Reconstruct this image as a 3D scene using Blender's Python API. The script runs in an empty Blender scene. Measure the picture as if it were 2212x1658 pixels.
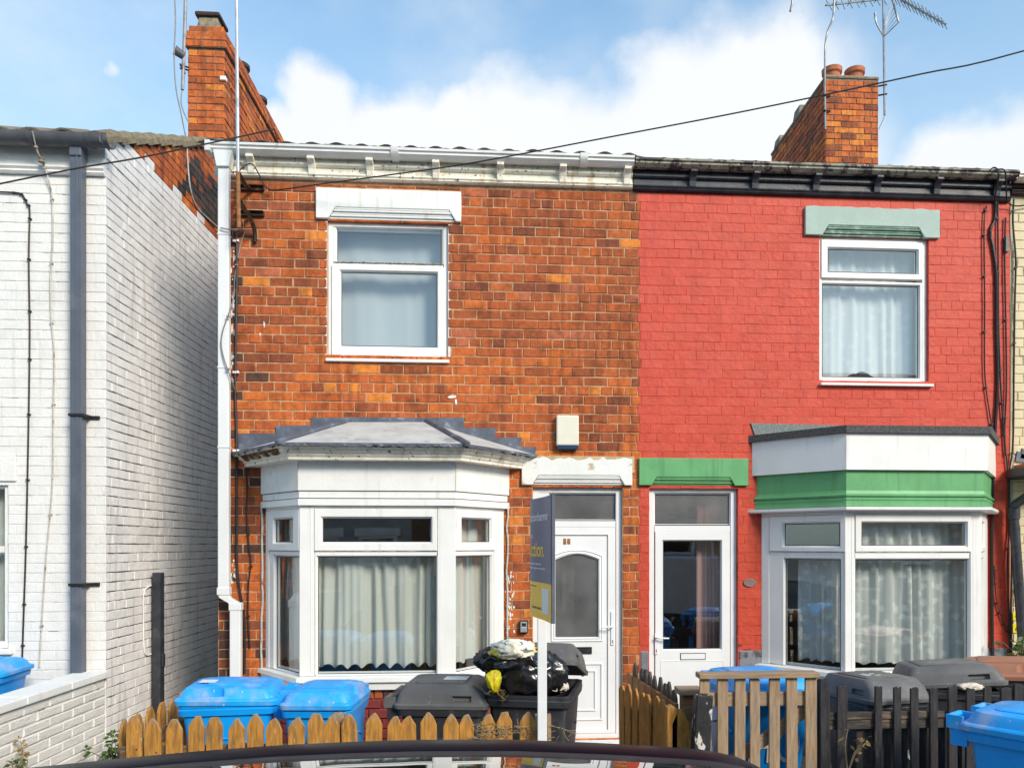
import bpy, bmesh, math, random
from math import sin, cos, pi, radians
from mathutils import Vector, Matrix, noise as mnoise

R = random.Random(11)
C = bpy.context.scene.collection
S = bpy.context.scene
# ------------------------------------------------------------------ camera, sky, sun, exposure
F, PU, PV, TH, EYE = 1661.0, 1190.0, 1175.0, radians(3.8), 2.0      # measured on a 2212 x 1658 view of the place
cam_data = bpy.data.cameras.new('camera')
cam = bpy.data.objects.new('camera', cam_data)
C.objects.link(cam)
cam.location = (0, 0, EYE)
cam.rotation_euler = (radians(90), 0, -TH)
cam_data.sensor_fit = 'HORIZONTAL'
cam_data.sensor_width = 36.0
cam_data.lens = F / 2212 * 36
cam_data.shift_x = -(PU - 1106) / 2212
cam_data.shift_y = (PV - 829) / 2212
cam_data.clip_start = 0.05
cam_data.clip_end = 2000
S.camera = cam
S.view_settings.view_transform = 'Standard'
S.view_settings.look = 'None'
S.view_settings.exposure = 0.93
S.view_settings.gamma = 1.0
S.view_settings.use_curve_mapping = False
SUN_EL, SUN_AZ = radians(32), radians(36)        # azimuth from straight behind the camera, positive = from its right

def build_world():
    w = bpy.data.worlds.new('World')
    S.world = w
    w.use_nodes = True
    nt = w.node_tree
    nt.nodes.clear()
    N, L = nt.nodes.new, nt.links.new
    out = N('ShaderNodeOutputWorld')
    bg = N('ShaderNodeBackground')
    bg.inputs['Strength'].default_value = 0.084
    sky = N('ShaderNodeTexSky')
    sky.sky_type = 'NISHITA'
    sky.sun_disc = False
    sky.sun_elevation = SUN_EL
    sky.sun_rotation = radians(180) - SUN_AZ
    sky.air_density = 1.0
    sky.dust_density = 0.6
    sky.ozone_density = 1.6
    tc = N('ShaderNodeTexCoord')
    # soft warped cloud field over the whole dome
    mp = N('ShaderNodeMapping')
    mp.inputs['Scale'].default_value = (1.0, 1.0, 1.7)
    L(tc.outputs['Generated'], mp.inputs['Vector'])
    n1 = N('ShaderNodeTexNoise')
    n1.inputs['Scale'].default_value = 2.6
    n1.inputs['Detail'].default_value = 9
    n1.inputs['Roughness'].default_value = 0.52
    L(mp.outputs[0], n1.inputs['Vector'])
    total = None
    def math_node(op, a, b=None):
        m = N('ShaderNodeMath')
        m.operation = op
        for i, x in enumerate((a, b)):
            if x is None:
                continue
            if isinstance(x, (int, float)):
                m.inputs[i].default_value = x
            else:
                L(x, m.inputs[i])
        return m.outputs[0]
    wv = N('ShaderNodeTexNoise')
    wv.inputs['Scale'].default_value = 9.0
    wv.inputs['Detail'].default_value = 7
    L(tc.outputs['Generated'], wv.inputs['Vector'])
    # banks of cumulus: centre direction (from a bearing and a height), reach
    banks = [(1420, 330, .125, 0), (1640, 240, .095, .05), (1710, 320, .10, .05), (1130, 360, .105, 0), (690, 275, .068, .12), (900, 330, .085, .05), (1250, 450, .16, 0), (1560, 430, .19, 0), (840, 400, .095, .05), (2130, 430, .12, .15), (2080, 350, .07, .3), (600, 340, .055, .1), (228, 132, .026, .43), (250, 200, .018, .5), (1000, 300, .07, .1)]
    wsub = N('ShaderNodeVectorMath')
    wsub.operation = 'SUBTRACT'
    wsub.inputs[1].default_value = (.5, .5, .5)
    L(wv.outputs['Color'], wsub.inputs[0])
    wsc = N('ShaderNodeVectorMath')
    wsc.operation = 'MULTIPLY_ADD'
    wsc.inputs[1].default_value = (.12, .12, .12)
    L(wsub.outputs[0], wsc.inputs[0])
    L(tc.outputs['Generated'], wsc.inputs[2])
    for (u, v, rad, bias) in banks:
        a, b = (u - PU) / F, (PV - v) / F
        d = Vector((sin(TH) + a * cos(TH), cos(TH) - a * sin(TH), b)).normalized()
        dist = N('ShaderNodeVectorMath')
        dist.operation = 'DISTANCE'
        dist.inputs[1].default_value = d
        L(wsc.outputs[0], dist.inputs[0])
        val = math_node('SUBTRACT', 1.0 - bias, math_node('DIVIDE', dist.outputs['Value'], rad))
        total = val if total is None else math_node('MAXIMUM', total, val)
    total = math_node('MAXIMUM', total, -0.75)
    fld = math_node('ADD', total, math_node('MULTIPLY', math_node('SUBTRACT', wv.outputs['Fac'], 0.5), 0.62))
    mr = N('ShaderNodeMapRange')
    mr.interpolation_type = 'SMOOTHSTEP'
    mr.inputs['From Min'].default_value = -0.10
    mr.inputs['From Max'].default_value = 0.34
    L(fld, mr.inputs['Value'])
    wide = N('ShaderNodeMapRange')
    wide.interpolation_type = 'SMOOTHSTEP'
    wide.inputs['From Min'].default_value = 0.45
    wide.inputs['From Max'].default_value = 0.75
    wide.inputs['To Max'].default_value = 0.6
    L(n1.outputs['Fac'], wide.inputs['Value'])
    mask = math_node('MAXIMUM', mr.outputs[0], wide.outputs[0])
    # lighter, milkier air low down
    sep = N('ShaderNodeSeparateXYZ')
    L(tc.outputs['Generated'], sep.inputs[0])
    hz = N('ShaderNodeMapRange')
    hz.inputs['From Min'].default_value = 0.66
    hz.inputs['From Max'].default_value = 0.34
    hz.inputs['To Min'].default_value = 0.0
    hz.inputs['To Max'].default_value = 0.62
    L(sep.outputs['Z'], hz.inputs['Value'])
    gain = N('ShaderNodeMix')
    gain.data_type = 'RGBA'
    gain.blend_type = 'MULTIPLY'
    gain.inputs['Factor'].default_value = 1.0
    gain.inputs['B'].default_value = (1.36, 1.80, 1.80, 1)
    L(sky.outputs[0], gain.inputs['A'])
    milk = N('ShaderNodeMix')
    milk.data_type = 'RGBA'
    milk.inputs['B'].default_value = (4.4, 5.5, 6.2, 1)
    L(hz.outputs[0], milk.inputs['Factor'])
    L(gain.outputs['Result'], milk.inputs['A'])
    cc = N('ShaderNodeMix')
    cc.data_type = 'RGBA'
    cc.inputs['A'].default_value = (5.4, 5.8, 6.3, 1)
    cc.inputs['B'].default_value = (6.6, 6.6, 6.6, 1)
    L(n1.outputs['Fac'], cc.inputs['Factor'])
    mix = N('ShaderNodeMix')
    mix.data_type = 'RGBA'
    L(mask, mix.inputs['Factor'])
    L(milk.outputs['Result'], mix.inputs['A'])
    L(cc.outputs['Result'], mix.inputs['B'])
    L(mix.outputs['Result'], bg.inputs['Color'])
    L(bg.outputs[0], out.inputs[0])
build_world()
sun = bpy.data.lights.new('sun', 'SUN')
sun.energy = 2.1
sun.angle = radians(18)
sun.color = (1.0, 0.885, 0.735)
so = bpy.data.objects.new('sun', sun)
C.objects.link(so)
sd = Vector((sin(SUN_AZ) * cos(SUN_EL), -cos(SUN_AZ) * cos(SUN_EL), sin(SUN_EL)))
so.rotation_euler = (-sd).to_track_quat('-Z', 'Y').to_euler()
so.location = sd * 30

# ------------------------------------------------------------------ measuring: a bearing in the photograph meets a real plane
def ray(u, v):
    a, b = (u - PU) / F, (PV - v) / F
    return Vector((sin(TH) + a * cos(TH), cos(TH) - a * sin(TH), b))
def P(u, v, Y):
    r = ray(u, v)
    t = Y / r.y
    return Vector((t * r.x, Y, EYE + t * r.z))
def PX(u, v, X):
    r = ray(u, v)
    t = X / r.x
    return Vector((X, t * r.y, EYE + t * r.z))
def UV(p):
    x, y, z = p[0], p[1], p[2] - EYE
    dep = x * sin(TH) + y * cos(TH)
    return (PU + F * (x * cos(TH) - y * sin(TH)) / dep, PV - F * z / dep)

# ------------------------------------------------------------------ materials
def M(name, col, rough=0.6, var=0.12, scale=6.0, bump=0.0, bscale=60.0, metal=0.0, spec=0.4, stain=None, sscale=3.0, slo=0.55, shi=0.7,
      stretch=(1, 1, 1), coat=0.0, speck=None, spscale=90.0, splo=0.68, zwear=None, obj=False, streak=None):
    """procedural paint: base colour with a cloudy variation, stains and specks of their own colour, and a fine relief"""
    m = bpy.data.materials.new(name)
    m.use_nodes = True
    nt = m.node_tree
    N, L = nt.nodes.new, nt.links.new
    b = nt.nodes['Principled BSDF']
    b.inputs['Roughness'].default_value = rough
    b.inputs['Metallic'].default_value = metal
    b.inputs['Specular IOR Level'].default_value = spec
    b.inputs['Coat Weight'].default_value = coat
    b.inputs['Coat Roughness'].default_value = 0.08
    if obj:
        g = N('ShaderNodeTexCoord')
        src = g.outputs['Object']
        oi = N('ShaderNodeObjectInfo')
        va = N('ShaderNodeVectorMath')
        va.operation = 'MULTIPLY_ADD'
        L(oi.outputs['Random'], va.inputs[0])
        va.inputs[1].default_value = (9, 7, 13)
        L(src, va.inputs[2])
        srcn = va.outputs[0]
    else:
        g = N('ShaderNodeNewGeometry')
        src = g.outputs['Position']
        srcn = src
    mp = N('ShaderNodeMapping')
    mp.inputs['Scale'].default_value = stretch
    L(srcn, mp.inputs['Vector'])
    def noise(sc, det=5, rgh=0.55):
        n = N('ShaderNodeTexNoise')
        n.inputs['Scale'].default_value = sc
        n.inputs['Detail'].default_value = det
        n.inputs['Roughness'].default_value = rgh
        L(mp.outputs[0], n.inputs['Vector'])
        return n.outputs['Fac']
    def mix(fac, a, bb):
        k = N('ShaderNodeMix')
        k.data_type = 'RGBA'
        L(fac, k.inputs['Factor'])
        for s_, x in (('A', a), ('B', bb)):
            if isinstance(x, (tuple, list)):
                k.inputs[s_].default_value = (x[0], x[1], x[2], 1)
            else:
                L(x, k.inputs[s_])
        return k.outputs['Result']
    def step(fac, lo, hi):
        k = N('ShaderNodeMapRange')
        k.interpolation_type = 'SMOOTHSTEP'
        k.inputs['From Min'].default_value = lo
        k.inputs['From Max'].default_value = hi
        L(fac, k.inputs['Value'])
        return k.outputs[0]
    lo = tuple(max(0, c * (1 - var)) for c in col)
    hi = tuple(min(1, c * (1 + var)) for c in col)
    c = mix(step(noise(scale), 0.3, 0.7), lo, hi)
    if stain:
        c = mix(step(noise(sscale, 7, 0.62), slo, shi), c, stain)
    if streak:                                    # run marks down the face: (colour, threshold, strength)
        mp2 = N('ShaderNodeMapping')
        mp2.inputs['Scale'].default_value = (11, 11, 0.75)
        L(srcn, mp2.inputs['Vector'])
        sn = N('ShaderNodeTexNoise')
        sn.inputs['Scale'].default_value = 1.6
        sn.inputs['Detail'].default_value = 6
        L(mp2.outputs[0], sn.inputs['Vector'])
        sm = N('ShaderNodeMath')
        sm.operation = 'MULTIPLY'
        sm.inputs[1].default_value = streak[2]
        L(step(sn.outputs['Fac'], streak[1], streak[1] + 0.2), sm.inputs[0])
        c = mix(sm.outputs[0], c, streak[0])
    if speck:
        c = mix(step(noise(spscale, 3), splo, splo + 0.06), c, speck)
    if zwear:                                     # weathered end grain: (colour, from height, to height) along the piece itself
        sep = N('ShaderNodeSeparateXYZ')
        L(g.outputs['Object'] if obj else src, sep.inputs[0])
        ad = N('ShaderNodeMath')
        ad.operation = 'MULTIPLY_ADD'
        L(noise(14, 4), ad.inputs[0])
        ad.inputs[1].default_value = 0.22
        L(sep.outputs['Z'], ad.inputs[2])
        c = mix(step(ad.outputs[0], zwear[1], zwear[2]), c, zwear[0])
    L(c, b.inputs['Base Color'])
    if bump > 0:
        bp = N('ShaderNodeBump')
        bp.inputs['Strength'].default_value = bump
        bp.inputs['Distance'].default_value = 0.01
        L(noise(bscale, 6, 0.6), bp.inputs['Height'])
        L(bp.outputs[0], b.inputs['Normal'])
    return m

def glass_mat(name, tint=(0.93, 0.96, 0.95), base=0.10, rough=0.0, bump=0.0, bscale=40.0, milk=0.0):
    m = bpy.data.materials.new(name)
    m.use_nodes = True
    nt = m.node_tree
    nt.nodes.clear()
    N, L = nt.nodes.new, nt.links.new
    out, mx, tr, gl, lw = N('ShaderNodeOutputMaterial'), N('ShaderNodeMixShader'), N('ShaderNodeBsdfTransparent'), N('ShaderNodeBsdfGlossy'), N('ShaderNodeLayerWeight')
    tr.inputs[0].default_value = (*tint, 1)
    gl.inputs['Roughness'].default_value = rough
    gl.inputs['Color'].default_value = (0.97, 0.98, 1, 1)
    lw.inputs['Blend'].default_value = 0.5
    pw = N('ShaderNodeMath')
    pw.operation = 'POWER'
    pw.inputs[1].default_value = 4
    L(lw.outputs['Facing'], pw.inputs[0])
    ma = N('ShaderNodeMath')
    ma.operation = 'MULTIPLY_ADD'
    ma.inputs[1].default_value = 0.85
    ma.inputs[2].default_value = base
    ma.use_clamp = True
    L(pw.outputs[0], ma.inputs[0])
    # real panes are never quite flat
    g = N('ShaderNodeNewGeometry')
    n = N('ShaderNodeTexNoise')
    n.inputs['Scale'].default_value = bscale if bump else 1.6
    n.inputs['Detail'].default_value = 2
    L(g.outputs['Position'], n.inputs['Vector'])
    bp = N('ShaderNodeBump')
    bp.inputs['Strength'].default_value = bump if bump else 0.05
    bp.inputs['Distance'].default_value = 0.02
    L(n.outputs['Fac'], bp.inputs['Height'])
    L(bp.outputs[0], gl.inputs['Normal'])
    L(ma.outputs[0], mx.inputs[0])
    if milk:
        mk, df = N('ShaderNodeMixShader'), N('ShaderNodeBsdfDiffuse')
        nm = N('ShaderNodeTexNoise')
        nm.inputs['Scale'].default_value = 5
        nm.inputs['Detail'].default_value = 8
        gm = N('ShaderNodeNewGeometry')
        L(gm.outputs['Position'], nm.inputs['Vector'])
        mm = N('ShaderNodeMath')
        mm.operation = 'MULTIPLY'
        mm.inputs[1].default_value = milk * 2
        L(nm.outputs['Fac'], mm.inputs[0])
        L(mm.outputs[0], mk.inputs[0])
        df.inputs[0].default_value = (0.55, 0.55, 0.54, 1)
        L(tr.outputs[0], mk.inputs[1])
        L(df.outputs[0], mk.inputs[2])
        L(mk.outputs[0], mx.inputs[1])
    else:
        L(tr.outputs[0], mx.inputs[1])
    L(gl.outputs[0], mx.inputs[2])
    L(mx.outputs[0], out.inputs[0])
    return m

def cloth_mat(name, col, opacity=0.86, lace=0.0):
    m = bpy.data.materials.new(name)
    m.use_nodes = True
    nt = m.node_tree
    nt.nodes.clear()
    N, L = nt.nodes.new, nt.links.new
    out, mx, tr, df, tl, m2 = N('ShaderNodeOutputMaterial'), N('ShaderNodeMixShader'), N('ShaderNodeBsdfTransparent'), N('ShaderNodeBsdfDiffuse'), N('ShaderNodeBsdfTranslucent'), N('ShaderNodeMixShader')
    df.inputs[0].default_value = (*col, 1)
    tl.inputs[0].default_value = (*col, 1)
    m2.inputs[0].default_value = 0.2
    L(df.outputs[0], m2.inputs[1])
    L(tl.outputs[0], m2.inputs[2])
    g = N('ShaderNodeNewGeometry')
    if lace > 0:
        vo = N('ShaderNodeTexVoronoi')
        vo.inputs['Scale'].default_value = 11
        nz = N('ShaderNodeTexNoise')
        nz.inputs['Scale'].default_value = 26
        nz.inputs['Detail'].default_value = 3
        L(g.outputs['Position'], nz.inputs['Vector'])
        ad = N('ShaderNodeMix')
        ad.data_type = 'VECTOR'
        ad.inputs['Factor'].default_value = 0.06
        L(g.outputs['Position'], ad.inputs['A'])
        L(nz.outputs['Color'], ad.inputs['B'])
        L(ad.outputs['Result'], vo.inputs['Vector'])
        mr = N('ShaderNodeMapRange')
        mr.inputs['From Min'].default_value = 0.18
        mr.inputs['From Max'].default_value = 0.42
        mr.inputs['To Min'].default_value = min(1.0, opacity + lace)
        mr.inputs['To Max'].default_value = opacity
        L(vo.outputs['Distance'], mr.inputs['Value'])
        L(mr.outputs[0], mx.inputs[0])
    else:
        mx.inputs[0].default_value = opacity
    L(tr.outputs[0], mx.inputs[1])
    L(m2.outputs[0], mx.inputs[2])
    L(mx.outputs[0], out.inputs[0])
    return m

# ------------------------------------------------------------------ mesh helpers
Z = Vector((0, 0, 1))
class MB:
    """collects shapes in a frame (o, ax, n): local (s along ax, d out along n, z up)"""
    def __init__(self, o=(0, 0, 0), ax=(1, 0, 0), n=(0, -1, 0)):
        self.v, self.f, self.m = [], [], []
        self.at(o, ax, n)
        self.mi = 0
    def at(self, o, ax=(1, 0, 0), n=(0, -1, 0)):
        self.o, self.ax, self.n = Vector(o), Vector(ax).normalized(), Vector(n).normalized()
        return self
    def w(self, s, d, z):
        return self.o + self.ax * s + self.n * d + Z * z
    def add(self, verts, faces):
        b = len(self.v)
        self.v += [tuple(x) for x in verts]
        for f in faces:
            self.f.append(tuple(b + i for i in f))
            self.m.append(self.mi)
    def box(self, s0, s1, d0, d1, z0, z1):
        p = [self.w(s, d, z) for z in (z0, z1) for d in (d0, d1) for s in (s0, s1)]
        self.add(p, [(0, 2, 3, 1), (4, 5, 7, 6), (0, 1, 5, 4), (2, 6, 7, 3), (0, 4, 6, 2), (1, 3, 7, 5)])
    def quad(self, *pts):
        self.add(pts, [tuple(range(len(pts)))])
    def prism(self, poly, d0, d1):
        n = len(poly)
        p = [self.w(s, d0, z) for s, z in poly] + [self.w(s, d1, z) for s, z in poly]
        self.add(p, [tuple(range(n)), tuple(range(2 * n - 1, n - 1, -1))] + [(i, n + i, n + (i + 1) % n, (i + 1) % n) for i in range(n)])
    def ring(self, out, inn, df, dg, db, ch=0.012):
        """mitred frame: outer rect (s0,s1,z0,z1), inner rect, front depth, glazing depth, back depth; chamfered glazing bead"""
        def c4(r, d, e=0):
            return [self.w(r[0] - e, d, r[2] - e), self.w(r[1] + e, d, r[2] - e), self.w(r[1] + e, d, r[3] + e), self.w(r[0] - e, d, r[3] + e)]
        loops = [c4(out, db), c4(out, df - 0.004), c4((out[0] + .004, out[1] - .004, out[2] + .004, out[3] - .004), df), c4(inn, df, ch), c4(inn, dg), c4(inn, db)]
        self.loft(loops, closed=True, caps=False)
    def loft(self, loops, closed=True, caps=True):
        n = len(loops[0])
        vs = [p for l in loops for p in l]
        fs = []
        for k in range(len(loops) - 1):
            for i in range(n if closed else n - 1):
                j = (i + 1) % n
                fs.append((k * n + i, k * n + j, (k + 1) * n + j, (k + 1) * n + i))
        if caps:
            fs.append(tuple(range(n - 1, -1, -1)))
            fs.append(tuple((len(loops) - 1) * n + i for i in range(n)))
        self.add(vs, fs)
    def tube(self, pts, r, n=8, caps=True, r2=None):
        pts = [Vector(p) for p in pts]
        loops = []
        up = Vector((0.13, 0.21, 0.97))
        for i, p in enumerate(pts):
            t = (pts[min(i + 1, len(pts) - 1)] - pts[max(i - 1, 0)]).normalized()
            a = t.cross(up)
            if a.length < 0.05:
                a = t.cross(Vector((1, 0, 0)))
            a.normalize()
            b = t.cross(a)
            rr = r if r2 is None else r + (r2 - r) * i / (len(pts) - 1)
            loops.append([p + a * rr * cos(2 * pi * k / n) + b * rr * sin(2 * pi * k / n) for k in range(n)])
        self.loft(loops, True, caps)
    def lathe(self, c, prof, n=20, caps=True):
        c = Vector(c)
        self.loft([[c + Vector((r * cos(2 * pi * k / n), r * sin(2 * pi * k / n), z)) for k in range(n)] for r, z in prof], True, caps)
    def build(self, name, mats, parent=None, smooth=False, bevel=0.0, origin=None, local=False, angle=35):
        """link as one mesh object; vertices given in the world are moved into the parent's (or the origin's) frame"""
        off = Vector(origin) if origin is not None else base_of(parent)
        me = bpy.data.meshes.new(name)
        if local:
            me.from_pydata(self.v, [], self.f)
        else:
            me.from_pydata([(x - off.x, y - off.y, z - off.z) for x, y, z in self.v], [], self.f)
        mats = mats if isinstance(mats, (list, tuple)) else [mats]
        for m in mats:
            me.materials.append(m)
        if len(mats) > 1:
            me.polygons.foreach_set('material_index', self.m)
        bm = bmesh.new()
        bm.from_mesh(me)
        bmesh.ops.recalc_face_normals(bm, faces=bm.faces)
        bm.to_mesh(me)
        bm.free()
        if smooth:
            me.polygons.foreach_set('use_smooth', [True] * len(me.polygons))
            me.set_sharp_from_angle(angle=radians(angle))
        me.update()
        o = bpy.data.objects.new(name, me)
        C.objects.link(o)
        if parent is not None:
            o.parent = parent
            if not local:
                o.location = off - base_of(parent)
        elif origin is not None:
            o.location = off
        if bevel > 0:
            md = o.modifiers.new('edge', 'BEVEL')
            md.width = bevel
            md.segments = 2
            md.limit_method = 'ANGLE'
            md.angle_limit = radians(40)
            md.harden_normals = False
        return o

def base_of(o):
    p = Vector((0, 0, 0))
    while o is not None:
        p += Vector(o.location)
        o = o.parent
    return p
def tag(o, label=None, cat=None, group=None, kind=None):
    for k, v in (('label', label), ('category', cat), ('group', group), ('kind', kind)):
        if v:
            o[k] = v
    return o
def thing(name, label, cat, loc=(0, 0, 0), rz=0.0, group=None):
    o = bpy.data.objects.new(name, None)
    o.empty_display_size = 0.2
    C.objects.link(o)
    o.location = loc
    o.rotation_euler = (0, 0, rz)
    return tag(o, label, cat, group)
def copy_tree(o, parent=None):
    c = o.copy()
    C.objects.link(c)
    c.parent = parent
    for ch in [k for k in S.objects if k.parent == o]:
        copy_tree(ch, c)
    return c
def text_mesh(body, size, mb, depth=0.001, bold=0.0):
    """flat lettering laid into MB's frame at its origin, left aligned on the baseline"""
    cu = bpy.data.curves.new('lettering', 'FONT')
    cu.body = body
    cu.size = size
    cu.offset = bold
    cu.resolution_u = 3
    t = bpy.data.objects.new('lettering', cu)
    C.objects.link(t)
    dg = bpy.context.evaluated_depsgraph_get()
    me = bpy.data.meshes.new_from_object(t.evaluated_get(dg))
    w = max((v.co.x for v in me.vertices), default=0)
    mb.add([mb.w(v.co.x, depth, v.co.y) for v in me.vertices], [tuple(p.vertices) for p in me.polygons])
    bpy.data.objects.remove(t)
    bpy.data.curves.remove(cu)
    bpy.data.meshes.remove(me)
    return w
def sag(a, b, drop, n=14):
    a, b = Vector(a), Vector(b)
    return [a.lerp(b, i / n) - Z * drop * 4 * (i / n) * (1 - i / n) for i in range(n + 1)]
def smooth_path(pts, n=5):
    pts = [Vector(p) for p in pts]
    out = []
    for i in range(len(pts) - 1):
        p0, p1, p2, p3 = pts[max(i - 1, 0)], pts[i], pts[i + 1], pts[min(i + 2, len(pts) - 1)]
        for k in range(n):
            t = k / n
            out.append(0.5 * ((2 * p1) + (p2 - p0) * t + (2 * p0 - 5 * p1 + 4 * p2 - p3) * t * t + (3 * p1 - p0 - 3 * p2 + p3) * t ** 3))
    return out + [pts[-1]]

# ------------------------------------------------------------------ palette
m_upvc = M('white_upvc', (0.82, 0.81, 0.785), 0.32, 0.04, 3, 0.03, 30, stain=(0.64, 0.61, 0.54), sscale=2.2, slo=0.56, shi=0.85, streak=((0.58, 0.54, 0.47), 0.57, .45))
m_upvc2 = M('cool_upvc', (0.80, 0.80, 0.80), 0.35, 0.03, 3, stain=(0.62, 0.61, 0.58), sscale=2.5, slo=0.63, shi=0.85)
m_seal = M('black_seal', (0.03, 0.03, 0.035), 0.6)
m_glass = glass_mat('window_glass', base=0.17)
m_obscure = glass_mat('obscured_glass', (0.62, 0.63, 0.62), 0.18, 0.28, 0.10, 34, milk=0.15)
m_dark = M('room_wall', (0.20, 0.19, 0.18), 0.9, 0.1)
m_cream_paint = M('cream_gloss_paint', (0.82, 0.775, 0.66), 0.5, 0.06, 5, 0.15, 40, stain=(0.42, 0.33, 0.20), sscale=5, slo=0.60, shi=0.78, speck=(0.20, 0.14, 0.09), spscale=26, splo=0.62, streak=((0.50, 0.38, 0.22), 0.52, .7))
m_white_paint = M('white_masonry_paint', (0.80, 0.80, 0.78), 0.6, 0.04, 4, 0.25, 30, stain=(0.60, 0.54, 0.44), sscale=4, slo=0.58, shi=0.8, streak=((0.56, 0.50, 0.40), 0.56, .55))
m_peel_paint = M('peeling_white_paint', (0.78, 0.78, 0.75), 0.6, 0.04, 4, 0.3, 30, stain=(0.50, 0.40, 0.26), sscale=6, slo=0.62, shi=0.7)
m_gutter_w = M('white_plastic_gutter', (0.70, 0.70, 0.68), 0.38, 0.06, 4, 0.03, 20, stain=(0.34, 0.33, 0.28), sscale=3.5, slo=0.56, shi=0.78, stretch=(1, 1, 2))
m_pipe_w = M('white_plastic_pipe', (0.76, 0.77, 0.77), 0.35, 0.03, 3, stain=(0.55, 0.55, 0.5), sscale=3, slo=0.6, shi=0.8)
m_black_paint = M('black_timber_paint', (0.032, 0.034, 0.044), 0.42, 0.35, 9, 0.25, 40, stain=(0.085, 0.085, 0.095), sscale=6, slo=0.56, shi=0.75)
m_old_gutter = M('flaking_cast_gutter', (0.30, 0.29, 0.23), 0.7, 0.3, 16, 0.5, 40, stain=(0.055, 0.045, 0.045), sscale=8, slo=0.48, shi=0.56, speck=(0.5, 0.46, 0.38), spscale=26, splo=0.62)
m_slate_pipe = M('slate_blue_pipe', (0.098, 0.112, 0.145), 0.42, 0.10, 5, 0.04, 30, stain=(0.135, 0.15, 0.185), sscale=3)
m_slate_gutter = M('slate_grey_gutter', (0.10, 0.105, 0.12), 0.5, 0.15, 6, 0.05, 30, stain=(0.17, 0.17, 0.165), sscale=5)
m_tile_old = M('mossy_clay_tile', (0.20, 0.16, 0.10), 0.85, 0.3, 14, 0.5, 60, stain=(0.09, 0.085, 0.07), sscale=7, speck=(0.30, 0.29, 0.22), spscale=45)
m_tile_dark = M('dark_clay_tile', (0.075, 0.066, 0.066), 0.7, 0.3, 14, 0.3, 60, stain=(0.07, 0.06, 0.055), sscale=7)
m_lead = M('lead_sheet', (0.115, 0.13, 0.165), 0.55, 0.25, 9, 0.2, 25, metal=0.25, stain=(0.34, 0.36, 0.40), sscale=9, slo=0.56, shi=0.72)
m_lead_pale = M('weathered_lead', (0.46, 0.455, 0.44), 0.7, 0.12, 6, 0.3, 30, stain=(0.29, 0.28, 0.27), sscale=5, speck=(0.12, 0.12, 0.12), spscale=30, splo=0.70)
m_felt = M('mineral_felt', (0.085, 0.085, 0.085), 0.95, 0.35, 50, 0.6, 180, speck=(0.20, 0.20, 0.19), spscale=220, splo=0.60)
m_felt_pale = M('pale_mineral_felt', (0.20, 0.23, 0.22), 0.9, 0.4, 60, 0.8, 200, speck=(0.42, 0.45, 0.44), spscale=190, splo=0.58)
m_green = M('green_masonry_paint', (0.125, 0.37, 0.15), 0.45, 0.08, 5, 0.15, 30, stain=(0.075, 0.25, 0.095), sscale=3, slo=0.56, shi=0.8, streak=((0.07, 0.22, 0.09), .54, .55))
m_greygreen = M('grey_green_paint', (0.36, 0.46, 0.41), 0.6, 0.06, 6, 0.2, 30, stain=(0.45, 0.54, 0.44), sscale=3, slo=0.58, shi=0.75)
m_greygreen2 = M('flaking_green_moulding', (0.17, 0.29, 0.22), 0.6, 0.2, 12, 0.3, 30, stain=(0.36, 0.46, 0.41), sscale=12, slo=0.5, shi=0.6)
m_rust = M('rusty_iron', (0.045, 0.022, 0.014), 0.85, 0.4, 20, 0.4, 60, stain=(0.16, 0.065, 0.025), sscale=14)
m_rust_tube = M('orange_rust_tube', (0.30, 0.13, 0.05), 0.8, 0.3, 18, 0.2, 60, stain=(0.12, 0.06, 0.03), sscale=14)
m_steel = M('galvanised_steel', (0.52, 0.54, 0.57), 0.38, 0.12, 12, metal=0.55, stain=(0.36, 0.36, 0.36), sscale=9)
m_alu_old = M('weathered_aluminium', (0.28, 0.28, 0.28), 0.5, 0.2, 12, metal=0.5, stain=(0.18, 0.13, 0.12), sscale=9)
m_cable = M('black_cable', (0.018, 0.018, 0.02), 0.5, 0.2)
m_cable_w = M('white_cable', (0.50, 0.48, 0.44), 0.6, 0.15, 20, stain=(0.2, 0.18, 0.15), sscale=12)
m_cable_g = M('grey_cable', (0.22, 0.21, 0.20), 0.6, 0.2, 20)
m_picket = M('stained_picket', (0.42, 0.195, 0.035), 0.65, 0.30, 9, 0.35, 30, stretch=(7, 7, 1.0), stain=(0.22, 0.12, 0.045), sscale=5, slo=0.5, shi=0.7, speck=(0.52, 0.42, 0.28), spscale=16, splo=0.66, zwear=((0.29, 0.235, 0.17), 1.02, 1.10), obj=True)
m_rail = M('old_rail', (0.13, 0.085, 0.045), 0.8, 0.3, 9, 0.3, 30, stretch=(1, 7, 7), stain=(0.19, 0.16, 0.12), sscale=5)
m_pallet = M('raw_pallet_wood', (0.34, 0.235, 0.145), 0.75, 0.25, 7, 0.35, 30, stretch=(8, 8, 0.9), stain=(0.19, 0.16, 0.14), sscale=3.5, slo=0.52, shi=0.72, speck=(0.07, 0.045, 0.03), spscale=8, splo=0.74, obj=True)
m_pallet_h = M('raw_pallet_rail', (0.32, 0.225, 0.145), 0.75, 0.25, 7, 0.35, 30, stretch=(0.9, 8, 8), stain=(0.18, 0.15, 0.13), sscale=3.5, slo=0.52, shi=0.72)
m_blackwood = M('black_stained_wood', (0.030, 0.027, 0.029), 0.7, 0.4, 9, 0.4, 30, stretch=(7, 7, 1), stain=(0.10, 0.085, 0.075), sscale=4, slo=0.56, shi=0.76, obj=True)
m_blackwood_h = M('worn_black_rail', (0.05, 0.042, 0.036), 0.8, 0.4, 9, 0.4, 30, stretch=(1, 7, 7), stain=(0.19, 0.14, 0.10), sscale=4, slo=0.50, shi=0.7)
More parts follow.
